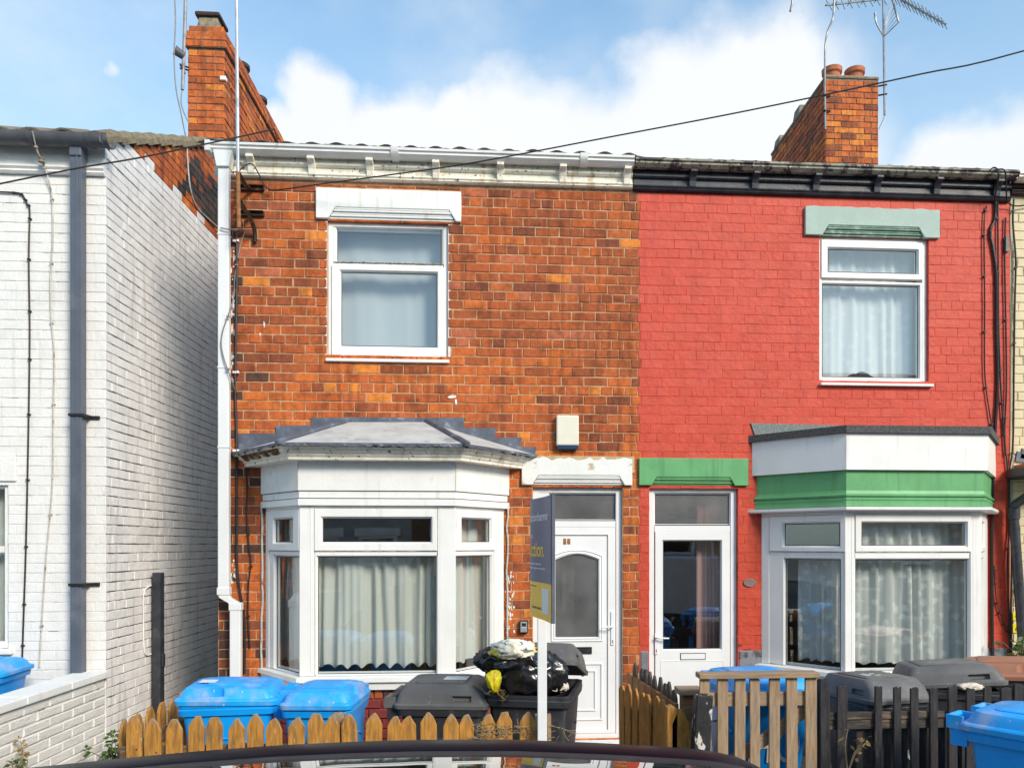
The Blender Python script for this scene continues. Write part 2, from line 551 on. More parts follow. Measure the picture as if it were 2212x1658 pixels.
m_peeled = M('peeling_black_post', (0.022, 0.022, 0.024), 0.6, 0.3, 9, 0.4, 30, stretch=(2, 2, 1), speck=(0.62, 0.58, 0.52), spscale=12, splo=0.58, obj=True)
m_darkpicket = M('two_tone_picket', (0.33, 0.16, 0.055), 0.75, 0.25, 9, 0.35, 30, stretch=(7, 7, 1), stain=(0.16, 0.10, 0.06), sscale=5, obj=True)
m_greypicket = M('weathered_dark_wood', (0.06, 0.05, 0.045), 0.8, 0.3, 9, 0.35, 30, stretch=(7, 7, 1), stain=(0.14, 0.12, 0.10), sscale=5, obj=True)
m_blue = M('blue_bin_plastic', (0.006, 0.31, 0.84), 0.34, 0.06, 5, 0.04, 90, stain=(0.05, 0.30, 0.75), sscale=3.0, slo=0.60, shi=0.8)
m_blue_worn = M('scuffed_blue_lid', (0.014, 0.36, 0.88), 0.45, 0.08, 5, 0.06, 90, stain=(0.30, 0.40, 0.62), sscale=3.8, slo=0.49, shi=0.72, speck=(0.42, 0.52, 0.68), spscale=34, splo=0.67)
m_blackbin = M('charcoal_bin_plastic', (0.030, 0.032, 0.038), 0.46, 0.15, 5, 0.08, 160, stain=(0.075, 0.073, 0.072), sscale=4, slo=0.5, shi=0.72, streak=((0.11, 0.105, 0.10), .54, .5))
m_greylid = M('faded_grey_lid', (0.115, 0.115, 0.115), 0.55, 0.12, 5, 0.08, 160, stain=(0.17, 0.167, 0.16), sscale=4, slo=0.48, shi=0.72, speck=(0.24, 0.235, 0.22), spscale=40, splo=0.67)
m_brownlid = M('faded_brown_lid', (0.40, 0.175, 0.105), 0.6, 0.12, 5, 0.06, 90, stain=(0.30, 0.15, 0.10), sscale=5)
m_rubber = M('rubber', (0.02, 0.02, 0.02), 0.8)
m_bag_black = M('black_refuse_sack', (0.012, 0.012, 0.014), 0.22, 0.2, 8, 0.10, 30, spec=0.6)
m_bag_yellow = M('yellow_plastic_bag', (0.80, 0.66, 0.02), 0.4, 0.12, 9, 0.2, 30, stain=(0.62, 0.42, 0.02), sscale=9)
m_bag_white = M('white_printed_bag', (0.78, 0.75, 0.62), 0.45, 0.06, 9, 0.2, 30, stain=(0.76, 0.60, 0.08), sscale=7, slo=0.56, shi=0.62, speck=(0.05, 0.16, 0.36), spscale=13, splo=0.64)
m_bag_cream = M('cream_tissue_rubbish', (0.62, 0.56, 0.48), 0.7, 0.1, 9, 0.3, 30, stain=(0.36, 0.28, 0.2), sscale=9)
m_leaf = M('green_leaf', (0.055, 0.10, 0.018), 0.55, 0.4, 20)
m_leaf_dry = M('dry_leaf', (0.33, 0.21, 0.08), 0.8, 0.35, 20)
m_stem_dry = M('dry_stem', (0.30, 0.22, 0.12), 0.8, 0.3, 20)
m_navy = M('navy_board', (0.12, 0.12, 0.20), 0.45, 0.05, 4)
m_amber = M('amber_board', (0.95, 0.56, 0.04), 0.45, 0.05, 4)
m_ink_white = M('white_print', (0.72, 0.72, 0.72), 0.5, 0.02)
m_ink_amber = M('amber_print', (0.95, 0.55, 0.05), 0.5, 0.02)
m_ink_dark = M('dark_print', (0.05, 0.045, 0.05), 0.5, 0.02)
m_post_white = M('white_timber_post', (0.76, 0.77, 0.78), 0.45, 0.04, 5, 0.1, 30)
m_car_black = M('black_car_paint', (0.004, 0.004, 0.010), 0.35, 0.1, 3, spec=0.06)
m_trim = M('dull_black_trim', (0.022, 0.02, 0.02), 0.6, 0.3, 12, 0.15, 90, stain=(0.05, 0.045, 0.045), sscale=8)
m_mortar = M('lime_mortar', (0.50, 0.295, 0.16), 0.9, 0.25, 18, 0.4, 70, stain=(0.26, 0.14, 0.075), sscale=3.5, slo=0.46, shi=0.75)
m_mortar_dark = M('sooty_mortar', (0.20, 0.15, 0.11), 0.9, 0.3, 18, 0.5, 70, stain=(0.08, 0.06, 0.05), sscale=4)
m_white_brick = M('white_painted_brick', (0.78, 0.77, 0.745), 0.62, 0.035, 7, 0.45, 32, stain=(0.66, 0.63, 0.57), sscale=2.4, slo=0.55, shi=0.85, streak=((0.60, 0.58, 0.53), .55, .5))
m_white_joint = M('white_painted_joint', (0.60, 0.59, 0.57), 0.75, 0.12, 7, 0.3, 30, stain=(0.14, 0.125, 0.11), sscale=5, slo=0.56, shi=0.66, stretch=(1, 1, 2.2))
m_gable_brick = M('grey_white_painted_brick', (0.80, 0.775, 0.765), 0.62, 0.06, 7, 0.6, 24, streak=((0.52, 0.49, 0.47), .52, .6), stain=(0.62, 0.59, 0.58), sscale=2.0, slo=0.5, shi=0.8)
m_gable_joint = M('grey_open_joint', (0.42, 0.40, 0.39), 0.8, 0.2, 9, 0.3, 30, stain=(0.035, 0.03, 0.03), sscale=4, slo=0.44, shi=0.54, stretch=(1, 0.7, 2.2))
m_red_brick = [M('red_painted_brick', (0.565, 0.062, 0.032), 0.6, 0.07, 7, 0.7, 22, stain=(0.61, 0.083, 0.048), sscale=4, slo=0.5, shi=0.75, streak=((0.47, 0.046, 0.032), 0.52, .55)),
               M('red_painted_brick_pale', (0.58, 0.073, 0.041), 0.6, 0.07, 7, 0.7, 22, stain=(0.54, 0.055, 0.037), sscale=4, slo=0.55, shi=0.75, streak=((0.47, 0.046, 0.032), 0.52, .55)),
               M('red_painted_brick_deep', (0.52, 0.058, 0.025), 0.6, 0.07, 7, 0.7, 22, stain=(0.59, 0.070, 0.042), sscale=4, slo=0.5, shi=0.75, streak=((0.40, 0.040, 0.024), 0.52, .55))]
m_red_joint = M('red_painted_joint', (0.545, 0.060, 0.032), 0.7, 0.08, 9, 0.4, 30, stain=(0.18, 0.02, 0.018), sscale=4.0, slo=0.57, shi=0.64, stretch=(1, 1, 2.6))
m_red_plinth = M('oxblood_painted_brick', (0.24, 0.035, 0.032), 0.6, 0.12, 7, 0.5, 30, stain=(0.30, 0.06, 0.055), sscale=4)
m_cream_brick = M('cream_painted_brick', (0.66, 0.56, 0.36), 0.65, 0.05, 7, 0.45, 30, stain=(0.56, 0.47, 0.30), sscale=3)
m_cream_joint = M('cream_painted_joint', (0.54, 0.45, 0.29), 0.75, 0.1, 7)
m_block_grey = M('grey_painted_block', (0.20, 0.21, 0.23), 0.6, 0.2, 9, 0.3, 30, stain=(0.07, 0.07, 0.075), sscale=7, slo=0.55, shi=0.66)
m_terracotta = M('terracotta', (0.42, 0.135, 0.065), 0.75, 0.2, 12, 0.2, 50, stain=(0.26, 0.12, 0.07), sscale=8)
m_stone = M('lichened_stone', (0.25, 0.21, 0.15), 0.9, 0.25, 14, 0.5, 50, stain=(0.11, 0.085, 0.07), sscale=9, speck=(0.45, 0.42, 0.34), spscale=40)
m_pot_dark = M('sooty_pot', (0.05, 0.032, 0.028), 0.85, 0.3, 14, 0.3, 50, stain=(0.11, 0.06, 0.05), sscale=9)
def brick_set(tag_, cols):
    out = []
    for i, c in enumerate(cols):
        out.append(M(tag_, c, 0.82, 0.16, 26, 0.6, 75, stain=tuple(x * 0.42 for x in c), sscale=7, slo=0.47, shi=0.74, streak=(tuple(x * 0.45 for x in c), 0.46, .6), speck=tuple(x * 0.28 for x in c), spscale=60, splo=0.69))
    return out
m_bricks = brick_set('orange_brick', [(0.54, 0.125, 0.027), (0.49, 0.110, 0.025), (0.57, 0.142, 0.028), (0.43, 0.098, 0.026), (0.39, 0.094, 0.028), (0.50, 0.128, 0.036), (0.33, 0.082, 0.028), (0.70, 0.22, 0.035), (0.25, 0.066, 0.028), (0.105, 0.046, 0.030), (0.48, 0.130, 0.060)])
m_soot = brick_set('soot_brick', [(0.060, 0.045, 0.042), (0.040, 0.036, 0.036), (0.085, 0.055, 0.045)])
m_bricks_all = m_bricks + m_soot
m_asphalt = M('asphalt', (0.05, 0.05, 0.052), 0.9, 0.2, 30, 0.5, 200, speck=(0.12, 0.12, 0.12), spscale=200)
m_paving = M('pavement_concrete', (0.22, 0.21, 0.20), 0.9, 0.15, 5, 0.4, 120, stain=(0.14, 0.135, 0.13), sscale=2)
m_soil = M('yard_concrete', (0.17, 0.16, 0.145), 0.95, 0.25, 4, 0.4, 90, stain=(0.09, 0.085, 0.07), sscale=3)
m_kerb = M('kerb_concrete', (0.27, 0.26, 0.25), 0.9, 0.12, 8, 0.3, 90)
m_net = cloth_mat('net_curtain_cloth', (0.86, 0.88, 0.82), 0.84, 0.0)
m_lace = cloth_mat('lace_curtain_cloth', (0.88, 0.91, 0.89), 0.74, 0.26)
m_netwhite = cloth_mat('white_net_cloth', (0.82, 0.84, 0.85), 0.90, 0.08)
m_blind = cloth_mat('plain_blind_cloth', (0.60, 0.65, 0.67), 0.97, 0.0)
m_rot = M('rotten_timber', (0.10, 0.045, 0.022), 0.9, 0.4, 18, 0.6, 40, stain=(0.30, 0.22, 0.13), sscale=16, slo=0.52, shi=0.62, speck=(0.6, 0.55, 0.44), spscale=30, splo=0.62)
m_tan = M('bare_lintel_stone', (0.50, 0.38, 0.24), 0.9, 0.2, 9, 0.4, 40)
m_pink = cloth_mat('pink_curtain_cloth', (0.62, 0.36, 0.32), 0.92, 0.0)

# ------------------------------------------------------------------ ground
YF = 7.4                      # plane of the house fronts
def fx(u, v=900, Y=YF): return P(u, v, Y).x
def fz(v, u=1100, Y=YF): return P(u, v, Y).z
def rect(u0, v0, u1, v1, Y=YF):
    uc, vc = (u0 + u1) / 2, (v0 + v1) / 2
    return (P(u0, vc, Y).x, P(u1, vc, Y).x, P(uc, v1, Y).z, P(uc, v0, Y).z)

g = MB((0, 0, 0), (1, 0, 0), (0, -1, 0))
g.quad((-300, -300, -.12), (300, -300, -.12), (300, 300, -.12), (-300, 300, -.12))
tag(g.build('ground', m_soil), kind='structure')
g = MB(); g.box(-60, 60, 3.2, -2.45, -.118, -.10); tag(g.build('road', m_asphalt), kind='structure')
g = MB(); g.box(-60, 60, -2.59, -4.72, -.116, .0); tag(g.build('pavement', m_paving), kind='structure')
g = MB(); g.box(-60, 60, -2.452, -2.588, -.116, .004); tag(g.build('kerb', m_kerb), kind='structure')
g = MB(); g.box(-60, 60, -4.722, -7.38, -.114, -.004); tag(g.build('front_yard', m_soil), kind='structure')
g = MB(); g.box(-60, 60, 5.4, 3.202, -.116, .0); tag(g.build('pavement', m_paving), kind='structure')

# ------------------------------------------------------------------ walls of single bricks
COURSE, BL = 0.0897, 0.2295
_bm_cache = {}
def brick_geo(w, h, ch, bow, rng):
    """half-embedded brick: chamfered, slightly uneven front (local x along the wall, -y outward)"""
    a, b = w / 2, h / 2
    j = lambda k: rng.uniform(-k, k)
    e = min(0.006, w * 0.06)
    back = [(-a, .035, -b), (a, .035, -b), (a, .035, b), (-a, .035, b)]
    rim = [(x + j(e * .6), ch * .9, z + j(e * .5)) for x, _, z in back]
    face = [(x * (1 - 2.0 * ch / w) + j(e * .5), -bow + j(.0012), z * (1 - 2.0 * ch / h) + j(e * .4)) for x, _, z in back]
    v = back + rim + face
    f = []
    for k in (0, 4):
        for i in range(4):
            n = (i + 1) % 4
            f.append((k + i, k + n, k + 4 + n, k + 4 + i))
    f.append((8, 9, 10, 11))
    return v, f
def lay(s0, s1, z0, z1, holes=(), lim=None, course=COURSE, bl=BL, joint=0.0085, header=5, phase=0, rng=R, jv=None):
    jv = joint if jv is None else jv
    cells, row, z = [], 0, z0
    while z + course * 0.5 < z1:
        zt = min(z + course, z1)
        zc, h = (z + zt) / 2, zt - z - joint
        a, b = (s0, s1) if lim is None else lim(zc)
        spans = [(a, b)]
        cut_spans = []
        for hs0, hs1, hz0, hz1 in holes:
            if hz0 < zc < hz1:
                if zt - hz1 > .022 and min(b, hs1) - max(a, hs0) > .05:
                    cut_spans.append((max(a, hs0), min(b, hs1), hz1 + .002, zt))
                if hz0 - z > .022 and min(b, hs1) - max(a, hs0) > .05:
                    cut_spans.append((max(a, hs0), min(b, hs1), z, hz0))
                nx = []
                for p, q in spans:
                    if hs1 <= p or hs0 >= q:
                        nx.append((p, q))
                    else:
                        if hs0 > p: nx.append((p, hs0))
                        if hs1 < q: nx.append((hs1, q))
                spans = nx
        head = header and (row + phase) % header == header - 1
        unit = bl / 2 if head else bl
        offs = (row % 2) * bl / 2 + (bl / 4 if head else 0)
        wob = rng.uniform(-.012, .012)
        for p, q, zl, zh in [(p, q, z, zt) for p, q in spans] + cut_spans:
            if q - p < .03:
                continue
            zc, h = (zl + zh) / 2, zh - zl - joint
            k = math.floor((p - s0 - offs - wob) / unit)
            cuts = []
            x = s0 + offs + wob + (k + 1) * unit
            while x < q - .03:
                if x > p + .03:
                    cuts.append(x + rng.uniform(-.006, .006))
                x += unit
            edges = [p] + cuts + [q]
            for i in range(len(edges) - 1):
                w = edges[i + 1] - edges[i] - jv
                if w > .02 and h > .02:
                    cells.append(((edges[i] + edges[i + 1]) / 2, zc, w, h))
        z += course
        row += 1
    return cells
def place_bricks(part, o, ax, n, cells, matfn, mats, budget, ch=0.005, proud=0.0, jit=0.003, size_of=None, rng=R):
    """the bricks that show largest become objects of their own under PART, the rest one joined part"""
    o, ax, n = Vector(o), Vector(ax), Vector(n)
    ang = math.atan2(ax.y, ax.x)
    base = base_of(part)
    if size_of is None:
        def size_of(c):
            p = o + ax * c[0] + Z * c[1]
            u, v = UV(p)
            if not (-60 < u < 2270 and -60 < v < 1640) or p.y < 0.5:
                return -1
            q0, q1 = UV(p - ax * c[2] / 2), UV(p + ax * c[2] / 2)
            return abs(q1[0] - q0[0]) * c[3] / p.y
    order = sorted(range(len(cells)), key=lambda i: -size_of(cells[i]))
    single = set(order[:budget])
    rest = MB()
    for i, c in enumerate(cells):
        s, z, w, h = c
        mi = matfn(s, z, rng)
        d = proud + rng.uniform(-jit, jit)
        pos = o + ax * s + Z * z + n * d
        if i in single:
            wq, hq = round(w / .004) * .004, round(h / .004) * .004
            key = (wq, hq, rng.randrange(3), ch, mats[0].name)
            me = _bm_cache.get(key)
            if me is None:
                v, f = brick_geo(wq, hq, ch, .001, rng)
                me = bpy.data.meshes.new('brick')
                me.from_pydata(v, [], f)
                me.materials.append(mats[mi])
                me.update()
                _bm_cache[key] = me
            b = bpy.data.objects.new('brick', me)
            C.objects.link(b)
            b.parent = part
            b.location = pos - base
            b.rotation_euler = (rng.uniform(-.004, .004), rng.uniform(-.008, .008), ang)
            b.material_slots[0].link = 'OBJECT'
            b.material_slots[0].material = mats[mi]
        else:
            v, f = brick_geo(w, h, ch, .001, rng)
            rest.mi = mi
            nrm = -n
            rest.add([pos + ax * x + nrm * y + Z * zz for x, y, zz in v], f)
    if rest.v:
        r = rest.build('brick', mats, part)
        r['kind'] = 'stuff'
    return len(single)
def sheet(mb, s0, s1, z0, z1, holes, d, reveal=0.14):
    ss = sorted({s0, s1, *[h[0] for h in holes], *[h[1] for h in holes]})
    zs = sorted({z0, z1, *[h[2] for h in holes], *[h[3] for h in holes]})
    ss = [s for s in ss if s0 <= s <= s1]
    zs = [z for z in zs if z0 <= z <= z1]
    for i in range(len(ss) - 1):
        for j in range(len(zs) - 1):
            sc, zc = (ss[i] + ss[i + 1]) / 2, (zs[j] + zs[j + 1]) / 2
            if any(h[0] < sc < h[1] and h[2] < zc < h[3] for h in holes):
                continue
            mb.quad(mb.w(ss[i], d, zs[j]), mb.w(ss[i + 1], d, zs[j]), mb.w(ss[i + 1], d, zs[j + 1]), mb.w(ss[i], d, zs[j + 1]))
    for a, b, c, e in holes:
        for (p, q) in (((a, c), (b, c)), ((b, c), (b, e)), ((b, e), (a, e)), ((a, e), (a, c))):
            mb.quad(mb.w(p[0], d, p[1]), mb.w(q[0], d, q[1]), mb.w(q[0], d - reveal, q[1]), mb.w(p[0], d - reveal, p[1]))
def extr(mb, prof, s0, s1, caps=True):
    mb.loft([[mb.w(s0, d, z) for d, z in prof], [mb.w(s1, d, z) for d, z in prof]], True, caps)
def inner_room(house, x0, x1, z1, ysplit=None):
    m = MB()
    for (a, b) in ((.05, 2.68), (2.72, z1)):
        m.box(x0, x1, -(YF + .163), -(YF + 3.2), a, b)
    # open towards the street: drop the front faces
    m.f = [f for i, f in enumerate(m.f) if i % 6 != 2]
    m.m = m.m[:len(m.f)]
    m.build('inner_wall', m_dark, house)
def pantiles(house, x0, x1, y0, z0, y1, slope, mat, pitch=.225, n_eave=True, name='roof'):
    """rolled clay tiles: one corrugated sheet up the slope; the eave course is added tile by tile"""
    m = MB()
    steps = int((x1 - x0) / (pitch / 6)) + 1
    rows = max(2, int((y1 - y0) / .30))
    loops = []
    for r in range(rows):
        for e in (0, 1):
            y = y0 + (y1 - y0) * (r + e) / rows
            lift = .016 * (1 - e)
            loops.append([Vector((x0 + (x1 - x0) * i / steps, y, z0 + (y - y0) * slope + lift + .022 * (.5 + .5 * cos(2 * pi * (i / 6.0))))) for i in range(steps + 1)])
    m.loft(loops, False, False)
    return m.build(name, mat, house, smooth=True)
def tile_mesh(w, l, mat, th=.014, h=.03, name='tile'):
    m = MB()
    prof = [(-w / 2 + w * i / 7, h * (.5 + .5 * cos(2 * pi * (i / 7.0 - .5)))) for i in range(8)]
    m.loft([[Vector((x, 0, z)) for x, z in prof] + [Vector((x, 0, z - th)) for x, z in reversed(prof)],
            [Vector((x, l, z)) for x, z in prof] + [Vector((x, l, z - th)) for x, z in reversed(prof)]])
    me = bpy.data.meshes.new(name)
    me.from_pydata(m.v, [], m.f)
    me.materials.append(mat)
    me.polygons.foreach_set('use_smooth', [True] * len(me.polygons))
    me.set_sharp_from_angle(angle=radians(50))
    return me
def put(name, me, parent, world, rot=(0, 0, 0)):
    o = bpy.data.objects.new(name, me)
    C.objects.link(o)
    o.parent = parent
    o.location = Vector(world) - base_of(parent)
    o.rotation_euler = rot
    return o

# ------------------------------------------------------------------ windows, doors
def pane_box(parent, mb_o, ax, n, r, d, mat=None, name='pane'):
    m = MB(mb_o, ax, n)
    g_ = [m.w(r[0], d, r[2]), m.w(r[1], d, r[2]), m.w(r[1], d, r[3]), m.w(r[0], d, r[3])]
    k = [m.w(r[0], d - .004, r[2]), m.w(r[1], d - .004, r[2]), m.w(r[1], d - .004, r[3]), m.w(r[0], d - .004, r[3])]
    m.loft([k, g_], True, False)
    m.add(g_, [(0, 1, 2, 3)])
    return m.build(name, mat or m_glass, parent)
def seal(parent, o, ax, n, r, d, t=.006):
    m = MB(o, ax, n)
    m.ring((r[0] - .001, r[1] + .001, r[2] - .001, r[3] + .001), (r[0] + t, r[1] - t, r[2] + t, r[3] - t), d + .004, d + .002, d, 0.0)
    m.build('glazing_seal', m_seal, parent)
def glazed(parent, o, ax, n, out, gl, df, name='sash', mat=None, glass=None, ch=.016):
    """one sash: mitred frame, black gasket, pane"""
    m = MB(o, ax, n)
    m.ring(out, gl, df, df - .026, df - .06, ch)
    m.build(name, mat or m_upvc, parent)
    seal(parent, o, ax, n, gl, df - .028)
    pane_box(parent, o, ax, n, gl, df - .030, glass)
def curtain(name, label, o, ax, n, s0, s1, z0, z1, d, folds, mat, amp=.022, hem=0.0, gather=0.3, group=None, seed=1, lift=None, cat='curtain'):
    rng = random.Random(seed)
    m = MB(o, ax, n)
    ph = [rng.uniform(0, 6.28) for _ in range(4)]
    ns, nz = max(24, int(folds * 9)), 26
    loops = []
    for j in range(nz + 1):
        t = j / nz
        row = []
        for i in range(ns + 1):
            x = i / ns
            a = x * folds * 2 * pi
            warp = .55 * sin(x * 7.3 + ph[0]) + .35 * sin(x * 17 + ph[1]) + .12 * sin(t * 3 + x * 9)
            dd = d + amp * (.45 + .55 * (1 - t) + gather * t) * (sin(a + warp * 5.0) + .35 * sin(2.3 * a + ph[2]) + .2 * sin(.37 * a + ph[3]))
            zz = z0 + (z1 - z0) * t
            if hem:
                zz += hem * (1 - t) ** 6 * abs(sin(a * .62 + ph[1]))
            if lift:
                zz += lift(x, t)
            row.append(m.w(s0 + (s1 - s0) * x, dd, zz))
        loops.append(row)
    m.loft(loops, False, False)
    c = m.build(name, mat, None, smooth=True, origin=m.w((s0 + s1) / 2, d, z0), angle=180)
    return tag(c, label, cat, group)

FO, FA, FN = Vector((0, YF, 0)), Vector((1, 0, 0)), Vector((0, -1, 0))
def prect(u0, v0, u1, v1, d):
    return rect(u0, v0, u1, v1, YF - d)

def lintel(house, u0, v0, u1, v1, mu0, mu1, mv0, mat, mat2=None, rough_edge=0.0, name='lintel', d=.035):
    """painted stone lintel with splayed stop-moulded soffit"""
    a = rect(u0, v0, u1, v1, YF - d)
    b = rect(mu0, mv0, mu1, v1, YF - d)
    m = MB(FO, FA, FN)
    rng = random.Random(int(u0))
    top = []
    nt = 26
    for i in range(nt + 1):
        t = i / nt
        top.append((a[1] + (a[0] - a[1]) * t, a[3] - (rng.uniform(0, rough_edge) if rough_edge else 0)))
    k = (b[3] - b[2])
    hh = k * .62
    poly = [(a[0], a[2]), (b[0], a[2]), (b[0] + hh, b[3]), (b[1] - hh, b[3]), (b[1], a[2]), (a[1], a[2])] + top
    m.prism(poly, -.02, d)
    l = m.build(name, mat, house, bevel=.006)
    m = MB(FO, FA, FN)
    n = 5
    for i in range(n):
        z0, z1 = a[2] + .004 + k * i / n, a[2] + .004 + k * (i + 1) / n - .003
        ins = hh * (i + .5) / n * 1.0 + .004
        dd = d * (.28 + .16 * i) + (.008 if i % 2 else 0) - .004
        m.box(b[0] + ins, b[1] - ins, -.02, dd, z0, z1)
    m.box(b[0] + .004, b[1] - .004, -.02, d * .3, a[2] + .002, b[3] - .002) if False else None
    m.build('moulding', mat2 or mat, l, bevel=.005)
    return l

def eaves(house, x0, x1, zt, zb, zf, us, mat, gmat, gname='gutter', d_g=.165, ogee=True, bracket_shift=0):
    """moulded fascia board on curved brackets under a gutter; us = bearings of the brackets"""
    m = MB(FO, FA, FN)
    h = zt - zb
    prof = [(.05, zt - .01), (.05, zb + .03), (.07, zb), (d_g - .045, zb), (d_g - .012, zb + h * .35), (d_g - .016, zb + h * .6), (d_g, zb + h * .72), (d_g, zt), (d_g - .012, zt), (d_g - .014, zb + h * .7), (d_g - .05, zb + .016), (.08, zb + .016), (.06, zt - .01)]
    extr(m, prof, x0, x1)
    gt = m.build(gname, gmat, house, smooth=True, angle=30)
    m = MB(FO, FA, FN)
    span = zb - zf
    m.box(x0, x1, .0, .10, zb + .018, zb + .03)
    extr(m, [(-.02, zf), (.03, zf), (.045, zf + .012), (.036, zf + .022), (.05, zf + .036), (.04, zf + .05), (.026, zf + .055), (.026, zf + span * .62), (.045, zf + span * .63), (.06, zf + span * .70), (.06, zf + span * .80), (.045, zf + span * .84), (.045, zb + .017), (-.02, zb + .017)], x0, x1)
    fb = m.build('fascia', mat, house)
    for u in us:
        xc = P(u, 370, YF - .12).x
        m = MB(FO, FA, FN)
        top = zb - .004
        bot = top - .145
        curve = [(.027, bot), (.055, bot + .004)] + [(.055 + .075 * (1 - cos(t * pi / 2)), bot + .004 + .115 * sin(t * pi / 2)) for t in (.3, .55, .8, 1.0)] + [(.13, top), (.027, top)]
        extr(m, curve, xc - .034, xc + .034)
        m.build('bracket', mat, fb, bevel=.006)
    return gt, fb

def flat_ring(poly, off, z):
    """corner points of the bay outline pushed outward by off; both ends run back to the house wall"""
    pts = [Vector((p[0], p[1], 0)) for p in poly]
    segs = []
    for i in range(3):
        d = (pts[i + 1] - pts[i]).normalized()
        nn = Vector((d.y, -d.x, 0))
        segs.append((pts[i] + nn * off, d))
    def meet(a, b):
        (p, r), (q, s_) = a, b
        cr = r.x * s_.y - r.y * s_.x
        t = ((q.x - p.x) * s_.y - (q.y - p.y) * s_.x) / cr
        return p + r * t
    wall = (Vector((0, YF + .0, 0)), Vector((1, 0, 0)))
    out = [meet(segs[0], wall), meet(segs[0], segs[1]), meet(segs[1], segs[2]), meet(segs[2], wall)]
    return [Vector((p.x, p.y, z)) for p in out]
def sweep(mb, poly, prof):
    mb.loft([flat_ring(poly, o_, z_) for o_, z_ in prof], False, False)
def seg_frame(poly, i):
    a, b = Vector((*poly[i], 0)), Vector((*poly[i + 1], 0))
    d = (b - a)
    L_ = d.length
    d.normalize()
    return a, d, Vector((d.y, -d.x, 0)), L_

# ------------------------------------------------------------------ ORANGE BRICK HOUSE
XL, XM, XR = fx(471), fx(1381), fx(2182)            # its left corner, party line with the red house, red house's right edge
ZF = fz(397, 920)                                   # underside of the fascia
orange = thing('terraced_house', 'bare orange brick house with white bay window between white and red houses', 'house', ((XL + XM) / 2, YF, 0), group='terraced houses along the street')
win_o = rect(708, 478, 968, 777)
win_o = (fx(707), fx(968), fz(776, 838), fz(479, 838))
YB = 6.85
bayO = [(fx(574, 1250), YF), (P(650, 1250, YB).x, YB), (P(981, 1250, YB).x, YB), (fx(1090, 1250), YF)]
bo_top, bo_bot = P(815, 1091, YB).z, P(815, 1456, YB).z
door_o = (fx(1151, 1300), fx(1345, 1300), .11, fz(1050, 1248))
hole_bay_o = (bayO[0][0] + .02, bayO[3][0] - .02, .1, P(815, 1000, YB).z)
holes_o = [win_o, hole_bay_o, door_o]
m = MB(FO, FA, FN)
sheet(m, XL, XM, -.1, ZF + .25, holes_o, -.0045, .16)
fac = m.build('facade', m_mortar, orange)
# alley side and back of the shell
m = MB()
m.quad((XL, YF + .009, -.1), (XL, YF + 8, -.1), (XL, YF + 8, ZF + .2), (XL, YF + 4, ZF + 2.0), (XL, YF + .009, ZF + .2))
m.quad((XL, YF + 8, -.1), (XM, YF + 8, -.1), (XM, YF + 8, ZF + .2), (XL, YF + 8, ZF + .2))
m.build('side_wall', m_white_paint, orange)  # unseen alley face, made white to bounce light onto the gable opposite
inner_room(orange, XL + .1, XM - .1, ZF + .1)
lint_o = rect(682, 408, 996, 474)
lint_do = rect(1127, 986, 1366, 1047)
holes_b = [win_o, (lint_o[0], lint_o[1], lint_o[2], lint_o[3]), lint_do, door_o, (bayO[0][0] + .01, bayO[3][0] - .01, -.1, P(815, 1010, YB).z)]
def mat_orange(s, z, rng):
    e = s - XL
    if e < .20 and rng.random() < .75:
        return rng.choice([8, 9, 9, 9])
    if e < .42 and rng.random() < .35:
        return rng.choice([8, 9, 6])
    if s > fx(1347) and z < 2.5:
        return rng.choice([0, 1, 3, 4, 4, 5, 6, 8, 2])
    # lower courses burnt brighter than the browner upper storey
    t = max(0, min(1, (3.95 - z) / .35))
    zone = mnoise.noise(Vector((s * .8, z * 1.1, 3.3))) + .5 * mnoise.noise(Vector((s * 2.1, z * 2.6, 7.1)))
    t += zone * .55
    if zone < -.30 and rng.random() < .40:
        return rng.choice([4, 6, 6, 8, 3])
    up = [0, 1, 3, 3, 4, 4, 4, 6, 6, 5, 10, 8, 3, 3, 4, 1]
    lo_ = [0, 2, 2, 1, 5, 0, 3, 4, 2, 0, 6, 1, 3, 7, 0, 2]
    if rng.random() < .014:
        return 7
    if z < 2.6 and rng.random() < .1:
        return rng.choice([6, 8])
    return rng.choice(lo_ if rng.random() < t else up)
party = lambda z: XM + .022 * sin(z * 41.3) * sin(z * 7.7 + 1) + .006 * sin(z * 113)
cells = lay(XL, XM, -.06, ZF - .002, holes_b, lambda z: (XL, party(z)))
place_bricks(fac, (0, YF, 0), FA, FN, cells, mat_orange, m_bricks, 292)
# paint splashes and mortar smears left on the wall near the pipe
m = MB(FO, FA, FN)
rng = random.Random(5)
for (u, v, w, h) in [(938 / 1.8517, 1000 / 1.8517 + 0, 5, 14)]:
    pass
for k in range(46):
    u = 504 + rng.gauss(0, 3.0)
    v = rng.choice([rng.uniform(540, 830), rng.uniform(600, 720), rng.uniform(1210, 1260)])
    c = P(u, v, YF - .004)
    w, h = rng.uniform(.003, .011), rng.uniform(.008, .045)
    m.prism([(c.x + w * cos(a) * rng.uniform(.6, 1.2), c.z + h * sin(a) * rng.uniform(.6, 1.2)) for a in [2 * pi * q / 7 for q in range(7)]], -.006, .0035)
for k in range(40):
    u = 1101 + rng.gauss(0, 4.0) + (4 if rng.random() < .3 else 0)
    v = rng.uniform(1235, 1385)
    c = P(u, v, YF - .004)
    w, h = rng.uniform(.004, .012), rng.uniform(.006, .03)
    m.prism([(c.x + w * cos(a) * rng.uniform(.6, 1.2), c.z + h * sin(a) * rng.uniform(.6, 1.2)) for a in [2 * pi * q / 7 for q in range(7)]], -.006, .0035)
